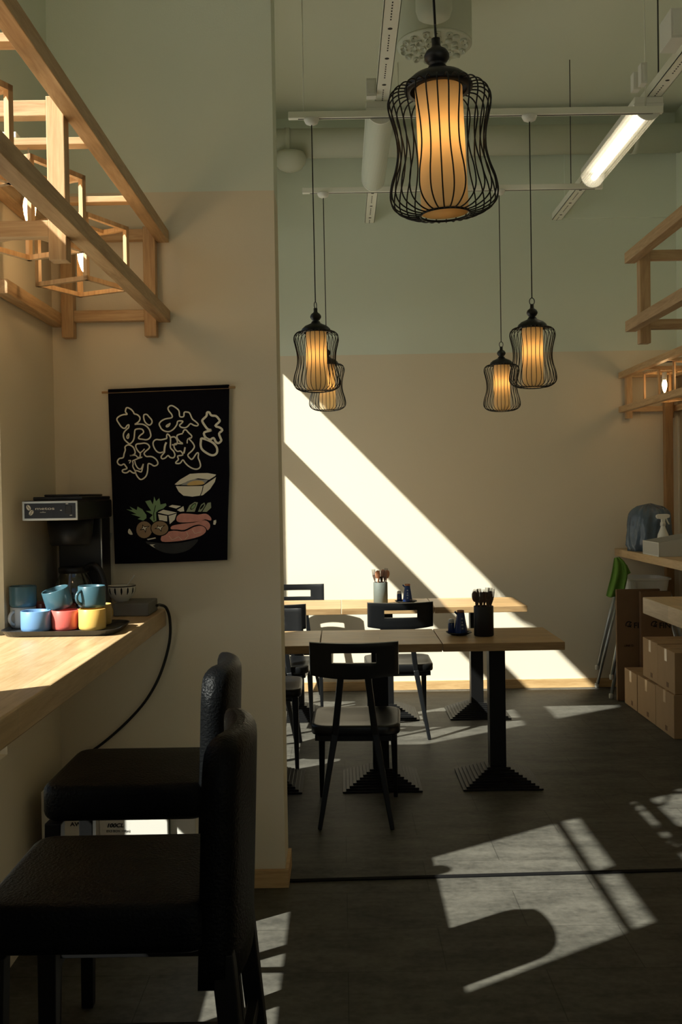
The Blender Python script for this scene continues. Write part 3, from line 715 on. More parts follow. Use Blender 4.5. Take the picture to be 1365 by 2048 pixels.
# mugs
def make_mug(mat, label, r=.043, h=.068, handle=0.0):
    t = thing('mug', label, 'mug', (0, 0, 0), 'mugs stacked on the tray')
    w = .0038
    MB().lathe([(0, 0), (r-.006, 0), (r-.001, .004), (r, .012), (r, h-.002), (r-w/2, h), (r-w, h-.002), (r-w, .012), (r-w-.004, .007), (0, .006)], n=36, caps=(False, False)).build('body', mat, t)
    a = handle; pts = []
    for i in range(9):
        b = -PI/2 + PI*i/8
        pts.append(((r-.003+.022*math.cos(b)), 0, h*.5+.021*math.sin(b)))
    mb = MB().tube([(p[0]*math.cos(a), p[0]*math.sin(a), p[2]) for p in pts], .0052, 8)
    mb.build('handle', mat, t)
    return t
def put_mug(px, py, Y, z, mat, label, handle=0, r=.043, h=.068, rot=(0, 0, 0)):
    p = at(px, py, Y); m = make_mug(mat, label, r, h, handle); m.location = (p.x, Y, z); m.rotation_euler = rot; return m
ZTY = ZK+.0125
yb_ = 3.175
put_mug(47, 1250, yb_+.045, ZTY, M['grey'], 'pale grey mug with handle showing, under the left dark teal mug', R(-118), .040)
put_mug(72, 1250, yb_-.045, ZTY, M['blue'], 'light blue mug in the front row of the tray', R(100), .046, .064)
put_mug(131, 1250, yb_-.02, ZTY, M['coral'], 'coral red mug in the middle of the tray', R(80), .043, .062)
put_mug(185, 1250, yb_-.03, ZTY, M['yellow'], 'yellow mug in the front row at the right', R(100), .0425, .066)
put_mug(199, 1246, yb_+.085, ZTY, M['ochre'], 'ochre mug half hidden behind the yellow mug', R(60), .040, .068)
put_mug(127, 1246, yb_+.09, ZTY, M['darkred'], 'dark red mug in the back row behind the coral mug', R(60), .041, .068)
put_mug(80, 1246, yb_+.115, ZTY+.0005, M['darkred'], 'dark red mug behind the light blue mug', R(60), .041, .072)
z2m = ZTY+.0692
put_mug(46, 1200, yb_+.03, z2m, M['teal'], 'dark teal mug stacked at the left end of the tray', R(100), .043, .066)
put_mug(184, 1200, yb_-.01, z2m-.001, M['teal'], 'dark teal mug stacked on the yellow mug, handle to the front', R(-125), .043, .068)
mg = put_mug(121, 1215, yb_+.015, z2m-.005, M['teal'], 'tilted teal mug leaning on top of the coral mug', R(80), .043, .064, (R(10), R(-13), 0))
# tray
cx, cy = at(126, 1260, 3.19).x, 3.195
w_, d_ = .385, .27
w_ = .37; cx = max(cx, XL+.012+w_/2)
mb = MB()
L = [[(x, y, ZK+.0005) for x, y in rr(w_-.03, d_-.03, .05, c=(cx, cy))], [(x, y, ZK+.014) for x, y in rr(w_, d_, .06, c=(cx, cy))], [(x, y, ZK+.014) for x, y in rr(w_-.006, d_-.006, .058, c=(cx, cy))], [(x, y, ZK+.0055) for x, y in rr(w_-.03, d_-.03, .05, c=(cx, cy))]]
L[3] = [(x, y, ZTY-.0005) for x, y in rr(w_-.03, d_-.03, .05, c=(cx, cy))]
L[1] = [(x, y, ZK+.019) for x, y in rr(w_, d_, .06, c=(cx, cy))]; L[2] = [(x, y, ZK+.019) for x, y in rr(w_-.006, d_-.006, .058, c=(cx, cy))]
mb.loft(L); tag(mb.build('serving_tray', M['tray'], None, world=True), 'dark oval tray under the stacked mugs', 'tray')

# coffee machine
t = thing('coffee_machine', 'black filter coffee machine with a silver-edged front panel', 'coffee machine', (-.96, 3.58, ZK))
yf = 3.275
x0, x1 = at(44, 1020, yf).x, at(155, 1020, yf).x
zt0, zt1 = at(100, 1042, yf).z, at(100, 1001, yf).z
MB().box((x0, yf+.004, zt0), (x1, 3.77, zt1)).build('head', M['applia'], t, world=True, bevel=.006)
MB().box((x0+.01, 3.36, zt1), (x1-.005, 3.765, zt1+.012)).box((x0+.03, 3.42, zt1+.012), (x1-.03, 3.75, zt1+.02)).build('lid', M['applia'], t, world=True, bevel=.003)
MB().box((x0+.02, 3.62, ZK+.05), (x1-.008, 3.77, zt0)).build('column', M['applia'], t, world=True, bevel=.005)
MB().box((x1-.0075, 3.615, ZK+.12), (x1-.004, 3.625, zt0-.002)).build('edge_strip', M['chrome'], t, world=True)
MB().box((x0+.02, 3.45, ZK), (x1-.008, 3.77, ZK+.05)).build('base', M['applia'], t, world=True, bevel=.005)
xc = (x0+x1)/2+.006
MB().lathe([(.066, zt0-.09), (.07, zt0-.085), (.080, zt0-.001), (0, zt0-.001)], (xc, 3.50, 0), 32).build('brew_basket', M['applia'], t, world=True)
pn = MB().box((x0, yf, zt0+.002), (x1, yf+.0035, zt1-.002)).build('panel_frame', M['chrome'], t, world=True, bevel=.0015)
MB().box((x0+.008, yf-.0012, zt0+.009), (x1-.006, yf, zt1-.009)).build('control_panel', M['panel'], t, world=True)
def text_obj(s, size, mat, parent, loc, rx=90, ry=0, rz=0, extrude=.0003, shear=0, bold=0, name='lettering', sx=1):
    cu = bpy.data.curves.new(name, 'FONT'); cu.body = s; cu.size = size; cu.extrude = extrude; cu.shear = shear; cu.offset = bold
    tmp = bpy.data.objects.new(name, cu); COL.objects.link(tmp)
    bpy.context.view_layer.update()
    me = bpy.data.meshes.new_from_object(tmp.evaluated_get(bpy.context.evaluated_depsgraph_get()))
    bpy.data.objects.remove(tmp); me.materials.clear(); me.materials.append(mat)
    mt = Matrix.Rotation(R(rz), 4, 'Z') @ Matrix.Rotation(R(ry), 4, 'Y') @ Matrix.Rotation(R(rx), 4, 'X') @ Matrix.Diagonal((sx, 1, 1, 1))
    me.transform(mt)
    o = bpy.data.objects.new(name, me); COL.objects.link(o); o.parent = parent
    off = Vector((0, 0, 0)); p = parent
    while p: off += p.location; p = p.parent
    o.location = Vector(loc) - off; return o
pz = lambda px, py, d=.0018: at(px, py, yf-d)
text_obj('metos', .0135, M['letter'], t, pz(70, 1020), sx=1.9)
text_obj('coffee', .0052, M['letter'], t, pz(80, 1025.5), sx=1.5)
mb = MB()
for px, py, r1 in ((57, 1015.5, R(-62)), (62.5, 1025.5, R(55))):
    c = pz(px, py, .0016); P = [c + Vector((.0098*math.cos(2*PI*i/18)*math.cos(r1)-.0066*math.sin(2*PI*i/18)*math.sin(r1), 0, .0098*math.cos(2*PI*i/18)*math.sin(r1)+.0066*math.sin(2*PI*i/18)*math.cos(r1))) for i in range(18)]
    mb.mat(0).poly(P)
    q = [c + Vector((u*math.cos(r1)-v*math.sin(r1), -.0005, u*math.sin(r1)+v*math.cos(r1))) for u, v in ((-.009, .001), (-.004, -.0012), (.003, .0012), (.009, -.001))]
    mb.mat(1).ribbon(crom(q, 4), .0018, (0, -1, 0))
mb.build('bean_emblem', [M['letter'], M['panel']], t, world=True)
mb = MB()
for px, py, w in ((134, 1007.5, .008), (122, 1020.5, .006), (142, 1030.5, .008)):
    c = pz(px, py, .0016); mb.box((c.x-w/2, c.y, c.z-.0012), (c.x+w/2, c.y+.0004, c.z+.0012))
mb.build('indicator', M['letter'], t, world=True)
c = pz(137, 1019, .003); MB().box((c.x-.012, c.y, c.z-.013), (c.x+.010, c.y+.004, c.z+.013)).build('rocker_switch', M['applia'], t, world=True, bevel=.002)
t = thing('coffee_pot', 'glass coffee pot with black handle inside the coffee machine', 'coffee pot', (xc, 3.53, ZK+.0505))
MB().lathe([(0, .001), (.062, .001), (.07, .012), (.072, .045), (.060, .085), (.046, .11), (.05, .125)], (xc, 3.53, ZK+.0505), 32, caps=(False, False)).build('jug', M['carafe'], t, world=True)
MB().lathe([(.0505, .112), (.0525, .115), (.0525, .13), (.049, .134), (0, .138)], (xc, 3.53, ZK+.0505), 32, caps=(False, False)).build('collar', M['applia'], t, world=True)
h0 = Vector((xc+.045, 3.52, ZK+.178))
MB().tube(crom([h0, h0+Vector((.035, -.015, .01)), h0+Vector((.062, -.025, -.02)), h0+Vector((.075, -.03, -.08)), h0+Vector((.078, -.03, -.12))], 4), .0125, 10).build('handle', M['applia'], t, world=True)

# grey box with a patterned bowl, paper strip, cable
gx0, gx1 = at(226, 1225, 3.56).x, at(303, 1225, 3.62).x
gz = ZK+.047
tag(MB().box((gx0, 3.565, ZK+.0005), (gx1, 3.745, gz)).build('grey_box', M['greybox'], None, world=True, bevel=.004), 'low grey box at the end of the bar counter under a bowl', 'box')
bc = at(243, 1190, 3.64); bc = Vector((bc.x, 3.64, gz+.0005))
t = thing('patterned_bowl', 'small white bowl with dark vertical marks on the grey box', 'bowl', bc)
MB().lathe([(0, 0), (.026, 0), (.027, .006), (.040, .016), (.050, .034), (.052, .056), (.0505, .0575), (.049, .056), (.046, .034), (.036, .019), (0, .012)], n=36, caps=(False, False)).build('body', M['bank'], t)
mb = MB()
for i in range(14):
    a = 2*PI*i/14; 
    for z0_, z1_, w in ((.024, .052, .0035),):
        q = []
        for z, ww in ((.026, .0006), (.036, .0032), (.046, .0032), (.053, .001)):
            rad_ = .0455 if z < .03 else (.0506 if z < .04 else .0520); rad_ += .0006
            q.append((rad_, z, ww))
        n0 = mb.add([(rr_*math.cos(a+s_*ww/rr_), rr_*math.sin(a+s_*ww/rr_), z) for rr_, z, ww in q for s_ in (-1, 1)])
        for k in range(3): mb.face((n0+2*k, n0+2*k+1, n0+2*k+3, n0+2*k+2))
mb.build('painted_marks', M['print_black'], t)
MB().lathe([(.0519, .0545), (.0525, .0558), (.0515, .058), (.050, .0575)], n=36, caps=(False, False)).build('rim_line', M['print_black'], t)
s0 = bc + Vector((-.01, -.005, .03)); s1 = at(269, 1150, 3.64)
tag(MB().tube(crom([s0, s0*.5+s1*.5+Vector((0, 0, -.008)), s1], 4), .0022, 6).build('thin_spoon', M['white'], None, world=True), 'thin pale spoon leaning in the patterned bowl', 'spoon')
e1 = [(221, 1066), (216, 1090), (206, 1115), (195, 1140), (203, 1155), (212, 1172)]; e0 = [(209, 1064), (205, 1090), (197, 1112), (189, 1140), (189, 1155), (192, 1172)]
mb = MB(); A = crom([at(x, y, 3.765-.0*i) for i, (x, y) in enumerate(e0)], 4); B = crom([at(x+3, y, 3.772) for x, y in e1], 4)
L = [A[i] for i in range(len(A))]; n0 = mb.add([v for p_, q_ in zip(A, B) for v in (p_, q_)]); k = len(A)
n1 = mb.add([v + Vector((0, .0012, 0)) for p_, q_ in zip(A, B) for v in (p_, q_)])
for i in range(k-1):
    mb.face((n0+2*i, n0+2*i+1, n0+2*i+3, n0+2*i+2), True); mb.face((n1+2*i, n1+2*i+2, n1+2*i+3, n1+2*i+1), True)
    mb.face((n0+2*i, n0+2*i+2, n1+2*i+2, n1+2*i)); mb.face((n0+2*i+1, n1+2*i+1, n1+2*i+3, n0+2*i+3))
tag(mb.build('paper_strip', M['paper'], None, world=True), 'crinkled grey strip hanging between the coffee machine and the poster', 'paper')
cp = [(314, 1211, 3.665), (321, 1210, 3.70), (331, 1216, 3.735), (340, 1240, 3.745), (339, 1285, 3.76), (322, 1345, 3.765), (296, 1395, 3.77), (258, 1440, 3.77), (205, 1487, 3.77), (150, 1525, 3.76), (110, 1560, 3.75)]
cpts = [at(*c) for c in cp]
for v in cpts[1:4]: v.x = max(v.x, KX+.012) if v.z < ZK+.01 else v.x
tag(MB().tube(crom(cpts, 5), .0055, 8).build('power_cable', M['rubber'], None, world=True), 'black power cable hanging down the wall from the counter end', 'cable')

# cartons under the counter
def carton(name, x0, x1, y0, y1, z0, z1, mat, label, group, tape=True, flaps=True):
    t = thing(name, label, 'box', ((x0+x1)/2, (y0+y1)/2, z0), group)
    MB().box((x0, y0, z0), (x1, y1, z1)).build('body', mat, t, world=True, bevel=.003)
    return t
cy0 = 3.36
X = lambda px, py=1650, Y=cy0: at(px, py, Y).x
zb1 = .505
t1 = carton('carton', X(83), X(199), cy0, cy0+.34, .0005, zb1, M['card_white'], 'pale tall carton under the counter behind the far stool', 'cartons under the bar counter')
t2 = carton('carton', X(202), X(338), cy0-.02, cy0+.3, .0005, .44, M['card_white'], 'white carton lettered 100CL seen between the two stool seats', 'cartons under the bar counter')
t3 = carton('carton', X(340), X(392), cy0, cy0+.26, .0005, .43, M['card_white'], 'narrow white carton right of the lettered carton under the counter', 'cartons under the bar counter')
q = at(213, 1654.5, cy0-.02); text_obj('100CL', .0185, M['ink'], t2, (q.x, cy0-.0215, q.z), shear=.25, bold=.0006, sx=1.15)
q = at(213, 1664.5, cy0-.02); text_obj('8X3 BOX 100ml', .0115, M['ink'], t2, (q.x, cy0-.0215, q.z), sx=1.0)
q = at(141, 1652, cy0); text_obj('AWA', .0185, M['ink'], t1, (q.x, cy0-.0015, q.z), bold=.0005, sx=1.2)
MB().box((X(198.6), cy0-.0215, .05), (X(205), cy0-.02, .6)).build('edge_label', M['white'], t2, world=True) if False else None

# ------------------------------------------------------------------ bar stools
def make_stool(label):
    """faces -x (towards the counter); origin on the floor under the seat centre"""
    t = thing('bar_stool', label, 'bar stool', (0, 0, 0), 'black leather bar stools')
    cushion(MB(), .43, .40, .668, .762, .05, .022).build('seat', M['leather'], t)
    # curved padded backrest
    L = []; hw = .187
    for k in range(15):
        z = (.60, .65, .70, .76, .82, .88, .92, .95, .975, .995, 1.012, 1.026, 1.037, 1.045, 1.0495)[k]; e = max(0, (z-1.018)/.032); th = .064*math.sqrt(max(.06, 1-e*e))
        ew = max(0, (z-.95)/.10); w = hw - .075*(1-math.sqrt(max(0, 1-ew*ew))); lean = .016*((z-.60)/.45) + .008
        loop = []
        for s in (1, -1):
            N = 10
            for i in range(N+1):
                u = -1+2*i/N if s == 1 else 1-2*i/N
                endr = 1 - .22*max(0, (abs(u)-.86)/.14)**2
                bulge = .026*(1-u*u)
                loop.append((.205+lean+bulge + s*th/2*endr, u*w, z))
        L.append(loop)
    MB().loft(L, smooth=True).build('backrest', M['leather'], t)
    for x, fx in ((-.185, -.20), (.232, .295)):
        for y, fy in ((-.165, -.185), (.165, .185)):
            MB().beam((x, y, .662), (fx, fy, 0), .042, .042, up=(0, 1, 0), w2=.034, h2=.034).build('leg', M['blackmat'], t, bevel=.003)
    for y in (-.178, .178): MB().beam((-.192, y, .33), (.262, y, .33), .022, .03).build('stretcher', M['blackmat'], t, bevel=.002)
    MB().beam((-.192, -.178, .30), (-.192, .178, .30), .03, .036).build('footrest', M['blackmat'], t, bevel=.002)
    MB().beam((.256, -.178, .40), (.256, .178, .40), .022, .03).build('stretcher', M['blackmat'], t, bevel=.002)
    return t
s1 = make_stool('black leather bar stool closest to the partition'); s1.location = (-.568, 2.735, 0)
s2 = dup(s1, (-.462, 1.985, 0), None, 'black leather bar stool nearest the viewer, cut by the left edge')
# ------------------------------------------------------------------ pedestal tables
def make_table(label, group, w=.602, d=.54):
    t = thing('pedestal_table', label, 'table', (0, 0, 0), group)
    MB().box((-w/2+.0015, -d/2, .712), (w/2-.0015, d/2, .752)).build('tabletop', M['table'], t, bevel=.003)
    MB().box((-.0415, -.0415, .07), (.0415, .0415, .700)).build('column', M['blackmat'], t, bevel=.002)
    MB().box((-.16, -.16, .700), (.16, .16, .7115)).build('mounting_plate', M['blackmat'], t, bevel=.002)
    L = []; n = 9
    for k in range(n):
        h = .2-.0175*k; z = .001 if k == 0 else .009*k
        for zz_ in (z, .009*(k+1)): L.append([(-h, -h, zz_), (h, -h, zz_), (h, h, zz_), (-h, h, zz_)])
    MB().loft(L).build('stepped_base', M['blackmat'], t, bevel=.001, seg=1)
    return t
FY, BY = 5.16, 6.715
gA, gB = 'tables of the front row', 'tables of the back row'
tb = make_table('right end table of the front row, with the black cutlery holder', gA); tb.location = (.790, FY, 0)
dup(tb, (.187, FY, 0), None, 'middle table of the front row, in front of the near chair', gA)
dup(tb, (-.416, FY, 0), None, 'front row table partly hidden by the partition', gA)
dup(tb, (.8955, BY, 0), None, 'right end table of the back row, in sunlight by the far wall', gB)
dup(tb, (.2935, BY, 0), None, 'back row table carrying the grey cutlery holder', gB)
dup(tb, (-.3085, BY, 0), None, 'back row table partly hidden by the partition', gB)

# ------------------------------------------------------------------ chairs
def make_chair(label, group):
    """faces +y; origin on the floor"""
    t = thing('dining_chair', label, 'chair', (0, 0, 0), group)
    L = []
    def outline(f, z, dish=0):
        o = []
        for x, y in rr(.42, .43, .075, 8): o.append((x*f*(1 if y > 0 else .97), y*f, z))
        return o
    L = [outline(.93, .397), outline(.985, .400), outline(1, .407), outline(1, .436), outline(.985, .443), outline(.93, .444), outline(.8, .441), outline(.6, .436), outline(.3, .433)]
    MB().loft(L, smooth=True).build('seat', M['chair'], t)
    def bf(u, w):
        y = -.235 - .030*(1-u*u) - .10*(w-.75)
        return (u*.20, y, w + .010*0), (-.15*u, -1, -.1)
    us = [-1+2*i/16 for i in range(17)]; ws = [.665, .69, .715, .7385, .785, .805, .828]
    def bfn(u, w):
        (x, y, z), n = bf(u, w)
        if w < .70: z += .016*(u*u)*(.70-w)/.035            # lower edge sags towards the middle
        if w > .80: z += .004*u*u
        return (x, y, z), n
    MB().sheet(us, ws, bfn, .018, hole=lambda i, j: j == 3 and 4 <= i <= 11).build('backrest', M['chair'], t, bevel=.002)
    for s in (-1, 1):
        MB().beam((s*.058, -.237, .70), (s*.092, -.222, .40), .030, .026, up=(0, 1, 0)).beam((s*.092, -.222, .41), (s*.162, -.290, 0), .032, .030, up=(0, 1, 0), w2=.020, h2=.022).build('leg', M['chair'], t, bevel=.004)
    for s in (-1, 1):
        MB().beam((s*.175, .165, .398), (s*.182, .190, 0), .036, .036, up=(0, 1, 0), w2=.020, h2=.020).build('leg', M['chair'], t, bevel=.004)
    MB().box((-.165, -.20, .372), (.165, -.18, .398)).box((-.165, .15, .372), (.165, .17, .398)).box((-.185, -.19, .372), (-.165, .16, .398)).box((.165, -.19, .372), (.185, .16, .398)).build('seat_rail', M['chair'], t, bevel=.002)
    return t
cg = 'black chairs around the tables'
ch = make_chair('black chair in the middle foreground with its back to the viewer', cg); ch.location = (.058, 4.715, 0); ch.rotation_euler = (0, 0, R(-2.5))
dup(ch, (-.480, 4.70, 0), (0, 0, R(3)), 'black chair at the front table, mostly hidden by the partition, seat edge in sun', cg)
dup(ch, (-.44, 5.57, 0), (0, 0, R(180)), 'black chair facing the viewer across the front table, beside the partition', cg)
dup(ch, (.347, 6.30, 0), (0, 0, R(1)), 'black chair between the two rows with a curved slotted back, right of the others', cg)
dup(ch, (-.405, 6.29, 0), (0, 0, R(-4)), 'black chair at the back row with its back to the viewer, by the partition', cg)
dup(ch, (-.335, 7.12, 0), (0, 0, R(180)), 'black chair at the far side of the back row against the far wall', cg)

# ------------------------------------------------------------------ table settings
ZTB = .7525
def holder(px, py, Y, r, h, mat, label):
    p = at(px, py, Y)
    o = MB().lathe([(0, 0), (r-.004, 0), (r, .004), (r, h-.002), (r-.002, h), (r-.005, h-.002), (r-.005, .006), (0, .006)], n=36, caps=(False, False)).build('cutlery_holder', mat)
    o.location = (p.x, Y, ZTB); tag(o, label, 'cutlery holder', 'cutlery holders'); return o
def make_spoon(mat, label, group):
    """along +z, bowl at the top; origin at the handle end"""
    mb = MB().tube([(0, 0, 0), (0, 0, .08), (0, .0015, .135), (0, .003, .155)], [.004, .0042, .0035, .004], 8)
    L = []
    for i in range(9):
        a = PI*i/8; z = .178-.028*math.cos(a); w = .017*math.sin(a)**.8+.0012; L.append([(w*math.cos(2*PI*j/12), .004+.0045*math.sin(2*PI*j/12)*(w/.017), z) for j in range(12)])
    mb.loft(L, smooth=True)
    return tag(mb.build('spoon', mat), label, 'spoon', group)
def make_fork(mat, label, group):
    mb = MB().tube([(0, 0, 0), (0, 0, .08), (0, 0, .14)], [.004, .0042, .0036], 8)
    mb.hexa([(-.0035, -.0025, .135), (.0035, -.0025, .135), (.0035, .0025, .135), (-.0035, .0025, .135), (-.0115, -.002, .168), (.0115, -.002, .168), (.0115, .002, .168), (-.0115, .002, .168)])
    for x in (-.0095, -.0032, .0032, .0095): mb.beam((x, 0, .166), (x*1.08, .001, .208), .0036, .0036, up=(0, 1, 0), w2=.0022, h2=.0024)
    return tag(mb.build('fork', mat), label, 'fork', group)
def fill(h, r, n_, kinds, rng, group, sp_label, fk_label, mats):
    sp = fk = None
    for i, kd in enumerate(kinds):
        a2 = 2*PI*i/len(kinds)
        inner = i % 4 == 3
        tl = .05 if inner else .125
        rb = r*.22 if inner else r*.46
        base = Vector((h.location.x + rb*math.cos(a2), h.location.y + rb*math.sin(a2), ZTB+.0085))
        tx = math.cos(a2)*tl; ty = math.sin(a2)*tl
        rot = (-ty, tx, rng.uniform(-.5, .5))
        if kd == 's':
            o = make_spoon(mats[0], sp_label, group) if sp is None else sp.copy()
            if sp is None: sp = o
            else: COL.objects.link(o)
        else:
            o = make_fork(mats[1], fk_label, group) if fk is None else fk.copy()
            if fk is None: fk = o
            else: COL.objects.link(o)
        o.location = base + Vector((0, 0, rng.uniform(0, .018) + n_)); o.rotation_euler = rot
h1 = holder(968.5, 1270, 5.14, .0505, .154, M['clayblack'], 'black cylindrical cutlery holder on the front right table')
fill(h1, .0505, .012, 'ffffffffsffsfff', random.Random(5), 'cutlery in the black holder', 'dark wooden spoon standing in the black holder on the front table', 'dark wooden fork standing in the black holder on the front table', (plain('dark_spoon_wood', (.10, .045, .028), .45), M['forkw']))
h2 = holder(762, 1206, 6.66, .0475, .148, M['clay'], 'grey cylindrical cutlery holder on the back table')
fill(h2, .0475, .008, 'sfsfffsff', random.Random(9), 'cutlery in the grey holder', 'reddish wooden spoon standing in the grey holder on the back table', 'dark fork standing in the grey holder on the back table', (M['spoonw'], M['forkw']))
def dish(px, py, Y, r, label):
    p = at(px, py, Y)
    L = []
    for rr_, z in ((r*.55, 0), (r*.62, .002), (r, .014), (r*.97, .016), (r*.6, .005)):
        L.append([(rr_*math.cos(2*PI*(i+.5)/8)*1.08, rr_*math.sin(2*PI*(i+.5)/8)*1.08, z) for i in range(8)])
    o = MB().loft(L).build('condiment_dish', M['clayblack']); o.location = (p.x, Y, ZTB); return tag(o, label, 'dish', 'octagonal condiment dishes')
def bottle(px, Y, label, h=.125, cork=True, rz=0):
    p = at(px, 1240, Y); zb_ = ZTB+.0065
    t = thing('sauce_bottle', label, 'bottle', (p.x, Y, zb_), 'blue sauce bottles', rz)
    L = []
    for f, z in ((.031, 0), (.0345, .004), (.034, .02), (.020, h-.014), (.0185, h-.012)):
        L.append([(f*math.cos(2*PI*(i+.5)/8), f*math.sin(2*PI*(i+.5)/8), z) for i in range(8)])
    MB().loft(L).build('body', M['cobalt'], t, bevel=.003)
    MB().lathe([(.0185, h-.012), (.0185, h-.003), (.016, h), (0, h)], n=16).build('stopper', M['cork'], t)
    MB().beam((-.017, 0, h-.022), (-.032, 0, h-.006), .012, .010).build('spout', M['cobalt'], t, bevel=.002)
    mb = MB()
    for z, w in ((.03, .010), (.048, .013), (.062, .008), (.080, .010)):
        rf = (.034-(.014*(z-.02)/(h-.034)))*.924+.0007; r2 = (.034-(.014*(z+.004-.02)/(h-.034)))*.924+.0007
        mb.hexa([(-w/2, -rf, z-.004), (w/2, -rf, z-.004), (w/2, -rf+.001, z-.004), (-w/2, -rf+.001, z-.004), (-w/3, -r2, z+.004), (w/3, -r2, z+.004), (w/3, -r2+.001, z+.004), (-w/3, -r2+.001, z+.004)])
    mb.build('white_motif', plain('pale_blue_motif', (.25, .30, .40), .4), t)
    return t
def jar(px, Y, label, h=.075):
    p = at(px, 1240, Y); t = thing('pepper_shaker', label, 'shaker', (p.x, Y, ZTB+.0065), 'small shakers beside the sauce bottles')
    MB().lathe([(0, 0), (.0155, 0), (.0175, .004), (.0165, h*.68), (.015, h*.74)], n=20).build('body', M['cobalt'], t)
    MB().lathe([(.0158, h*.74), (.0162, h*.78), (.014, h*.95), (.008, h), (0, h)], n=20).build('lid', M['grey'], t)
dish(918.5, 1268, 5.19, .066, 'black octagonal dish under the bottle on the front table')
bottle(922, 5.185, 'dark blue tapered sauce bottle on the front table', .122, rz=.2); jar(903, 5.20, 'small shaker with pale lid beside the front sauce bottle')
dish(812.5, 1205, 6.72, .074, 'black octagonal dish under the bottle on the back table')
bottle(816.5, 6.715, 'bright blue tapered sauce bottle in sun on the back table', .122, rz=-.1); jar(800, 6.73, 'small pale topped shaker beside the back sauce bottle')

# ------------------------------------------------------------------ right side: counters, cartons, high chairs
rc = atz(1237, 1100, 1.05)
X0 = 2.06
t = thing('bar_counter', 'wooden bar counter in the far right corner under the blue bag', 'counter', (2.3, 6.3, .995))
pst = pw
MB().box((X0, 4.9, .995), (XR-.002, YF-.14, 1.05)).box((X0, YF-.14, .995), (pst.x-.03, YF-.016, 1.05)).box((pst.x+.032, YF-.14, .995), (XR-.002, YF-.016, 1.05)).build('worktop', M['counter'], t, world=True, bevel=.003)
MB().box((X0+.02, 4.92, 0), (XR-.02, 4.96, .9945)).build('support_panel', M['counter'], t, world=True, bevel=.002)
t = thing('bar_counter', 'wooden counter slab jutting in at the right edge above the cartons', 'counter', (1.6, 3.0, .95))
c_ = at(1286, 1194, 4.39)
MB().box((c_.x, 1.0, c_.z-.072), (1.80, 4.39, c_.z)).build('worktop', M['counter'], t, world=True, bevel=.004)
MB().box((1.74, 1.1, 0), (1.78, 4.3, c_.z-.0725)).build('support_panel', M['counter'], t, world=True, bevel=.002)

# cartons in the corner
def cartonR(px1, px2, y0, y1, x0, x1, z0, z1, mat, label, open_=False):
    t = carton('carton', x0, x1, y0, y1, z0, z1, mat, label, 'cardboard cartons in the right corner')
    zc, yc = (z0+z1)/2, (y0+y1)/2
    MB().box((x0+.001, yc-.003, z1), (x1-.001, yc+.003, z1+.0012)).build('flap_seam', M['slot'], t, world=True) if False else None
    mb = MB().box((x0-.0012, yc-.022, z1-.075), (x0, yc+.022, z1+.0012)).box((x0-.0012, yc-.022, z1), (x0+.25, yc+.022, z1+.0012)); mb.build('tape', M['tape'], t, world=True)
    mb = MB().box((x0-.001, yc-.05, z0+.02), (x0, yc-.01, z0+.05)); mb.build('printed_mark', M['card_dark'], t, world=True)
    return t
xb = 1.965
cartonR(0, 0, 5.93, 6.275, xb, xb+.36, .001, .262, M['card'], 'lower cardboard carton nearest the viewer in the right stack')
cartonR(0, 0, 6.28, 6.66, xb, xb+.36, .001, .255, M['card'], 'lower cardboard carton in the middle of the right stack')
cartonR(0, 0, 6.675, 6.965, xb, xb+.36, .001, .25, M['card'], 'lower cardboard carton at the far end of the right stack')
cartonR(0, 0, 5.94, 6.265, xb+.01, xb+.36, .2645, .515, M['card'], 'upper cardboard carton nearest the viewer in the right stack')
cartonR(0, 0, 6.27, 6.575, xb+.012, xb+.36, .2645, .520, M['card'], 'upper cardboard carton behind the other upper one')
def tall(px0, px1, Y, ztop, d, label, tx):
    x0, x1 = at(px0, 1300, Y).x, at(px1, 1300, Y).x
    t = carton('tall_carton', x0, x1, Y, Y+d, .001, ztop, M['card_dark'], label, 'tall brown cartons against the far wall')
    q = at(tx, 1256, Y)
    if px0 < 1240:
        text_obj('FIN', .055, M['ink'], t, (q.x, Y-.0015, q.z), bold=.001)
        mb = MB(); ec = at(tx-9, 1249.5, Y-.0015)
        q2 = at(1249, 1285, Y); text_obj('LINE D', .022, M['ink'], t, (q2.x, Y-.0015, q2.z-.03))
    else:
        text_obj('FIN', .055, M['ink'], t, (q.x, Y-.0015, q.z), bold=.001)
        ec = at(tx-9, 1249, Y-.0015); mb = MB()
    for i, (r_, a0, a1) in enumerate(((.022, .6, 3.6), (.014, 3.6, 6.4))):
        mb.ribbon([ec + Vector((r_*math.cos(a0+(a1-a0)*k/10), 0, r_*math.sin(a0+(a1-a0)*k/10))) for k in range(11)], .007, (0, -1, 0))
    mb.ribbon([ec + Vector((.012, 0, .02)), ec + Vector((.0, 0, -.006)), ec + Vector((.016, 0, -.018))], .007, (0, -1, 0))
    mb.build('swirl_emblem', M['ink'], t, world=True)
    return t
ta = at(1236, 1178, 7.07)
tall(1235, 1322, 7.03, ta.z, .03, 'tall brown carton with a swirl emblem at the left, against the high chairs', 1268)
tall(1283.5, 1345, 6.975, ta.z-.012, .045, 'tall brown carton right of its twin, behind the counter slab', 1319)

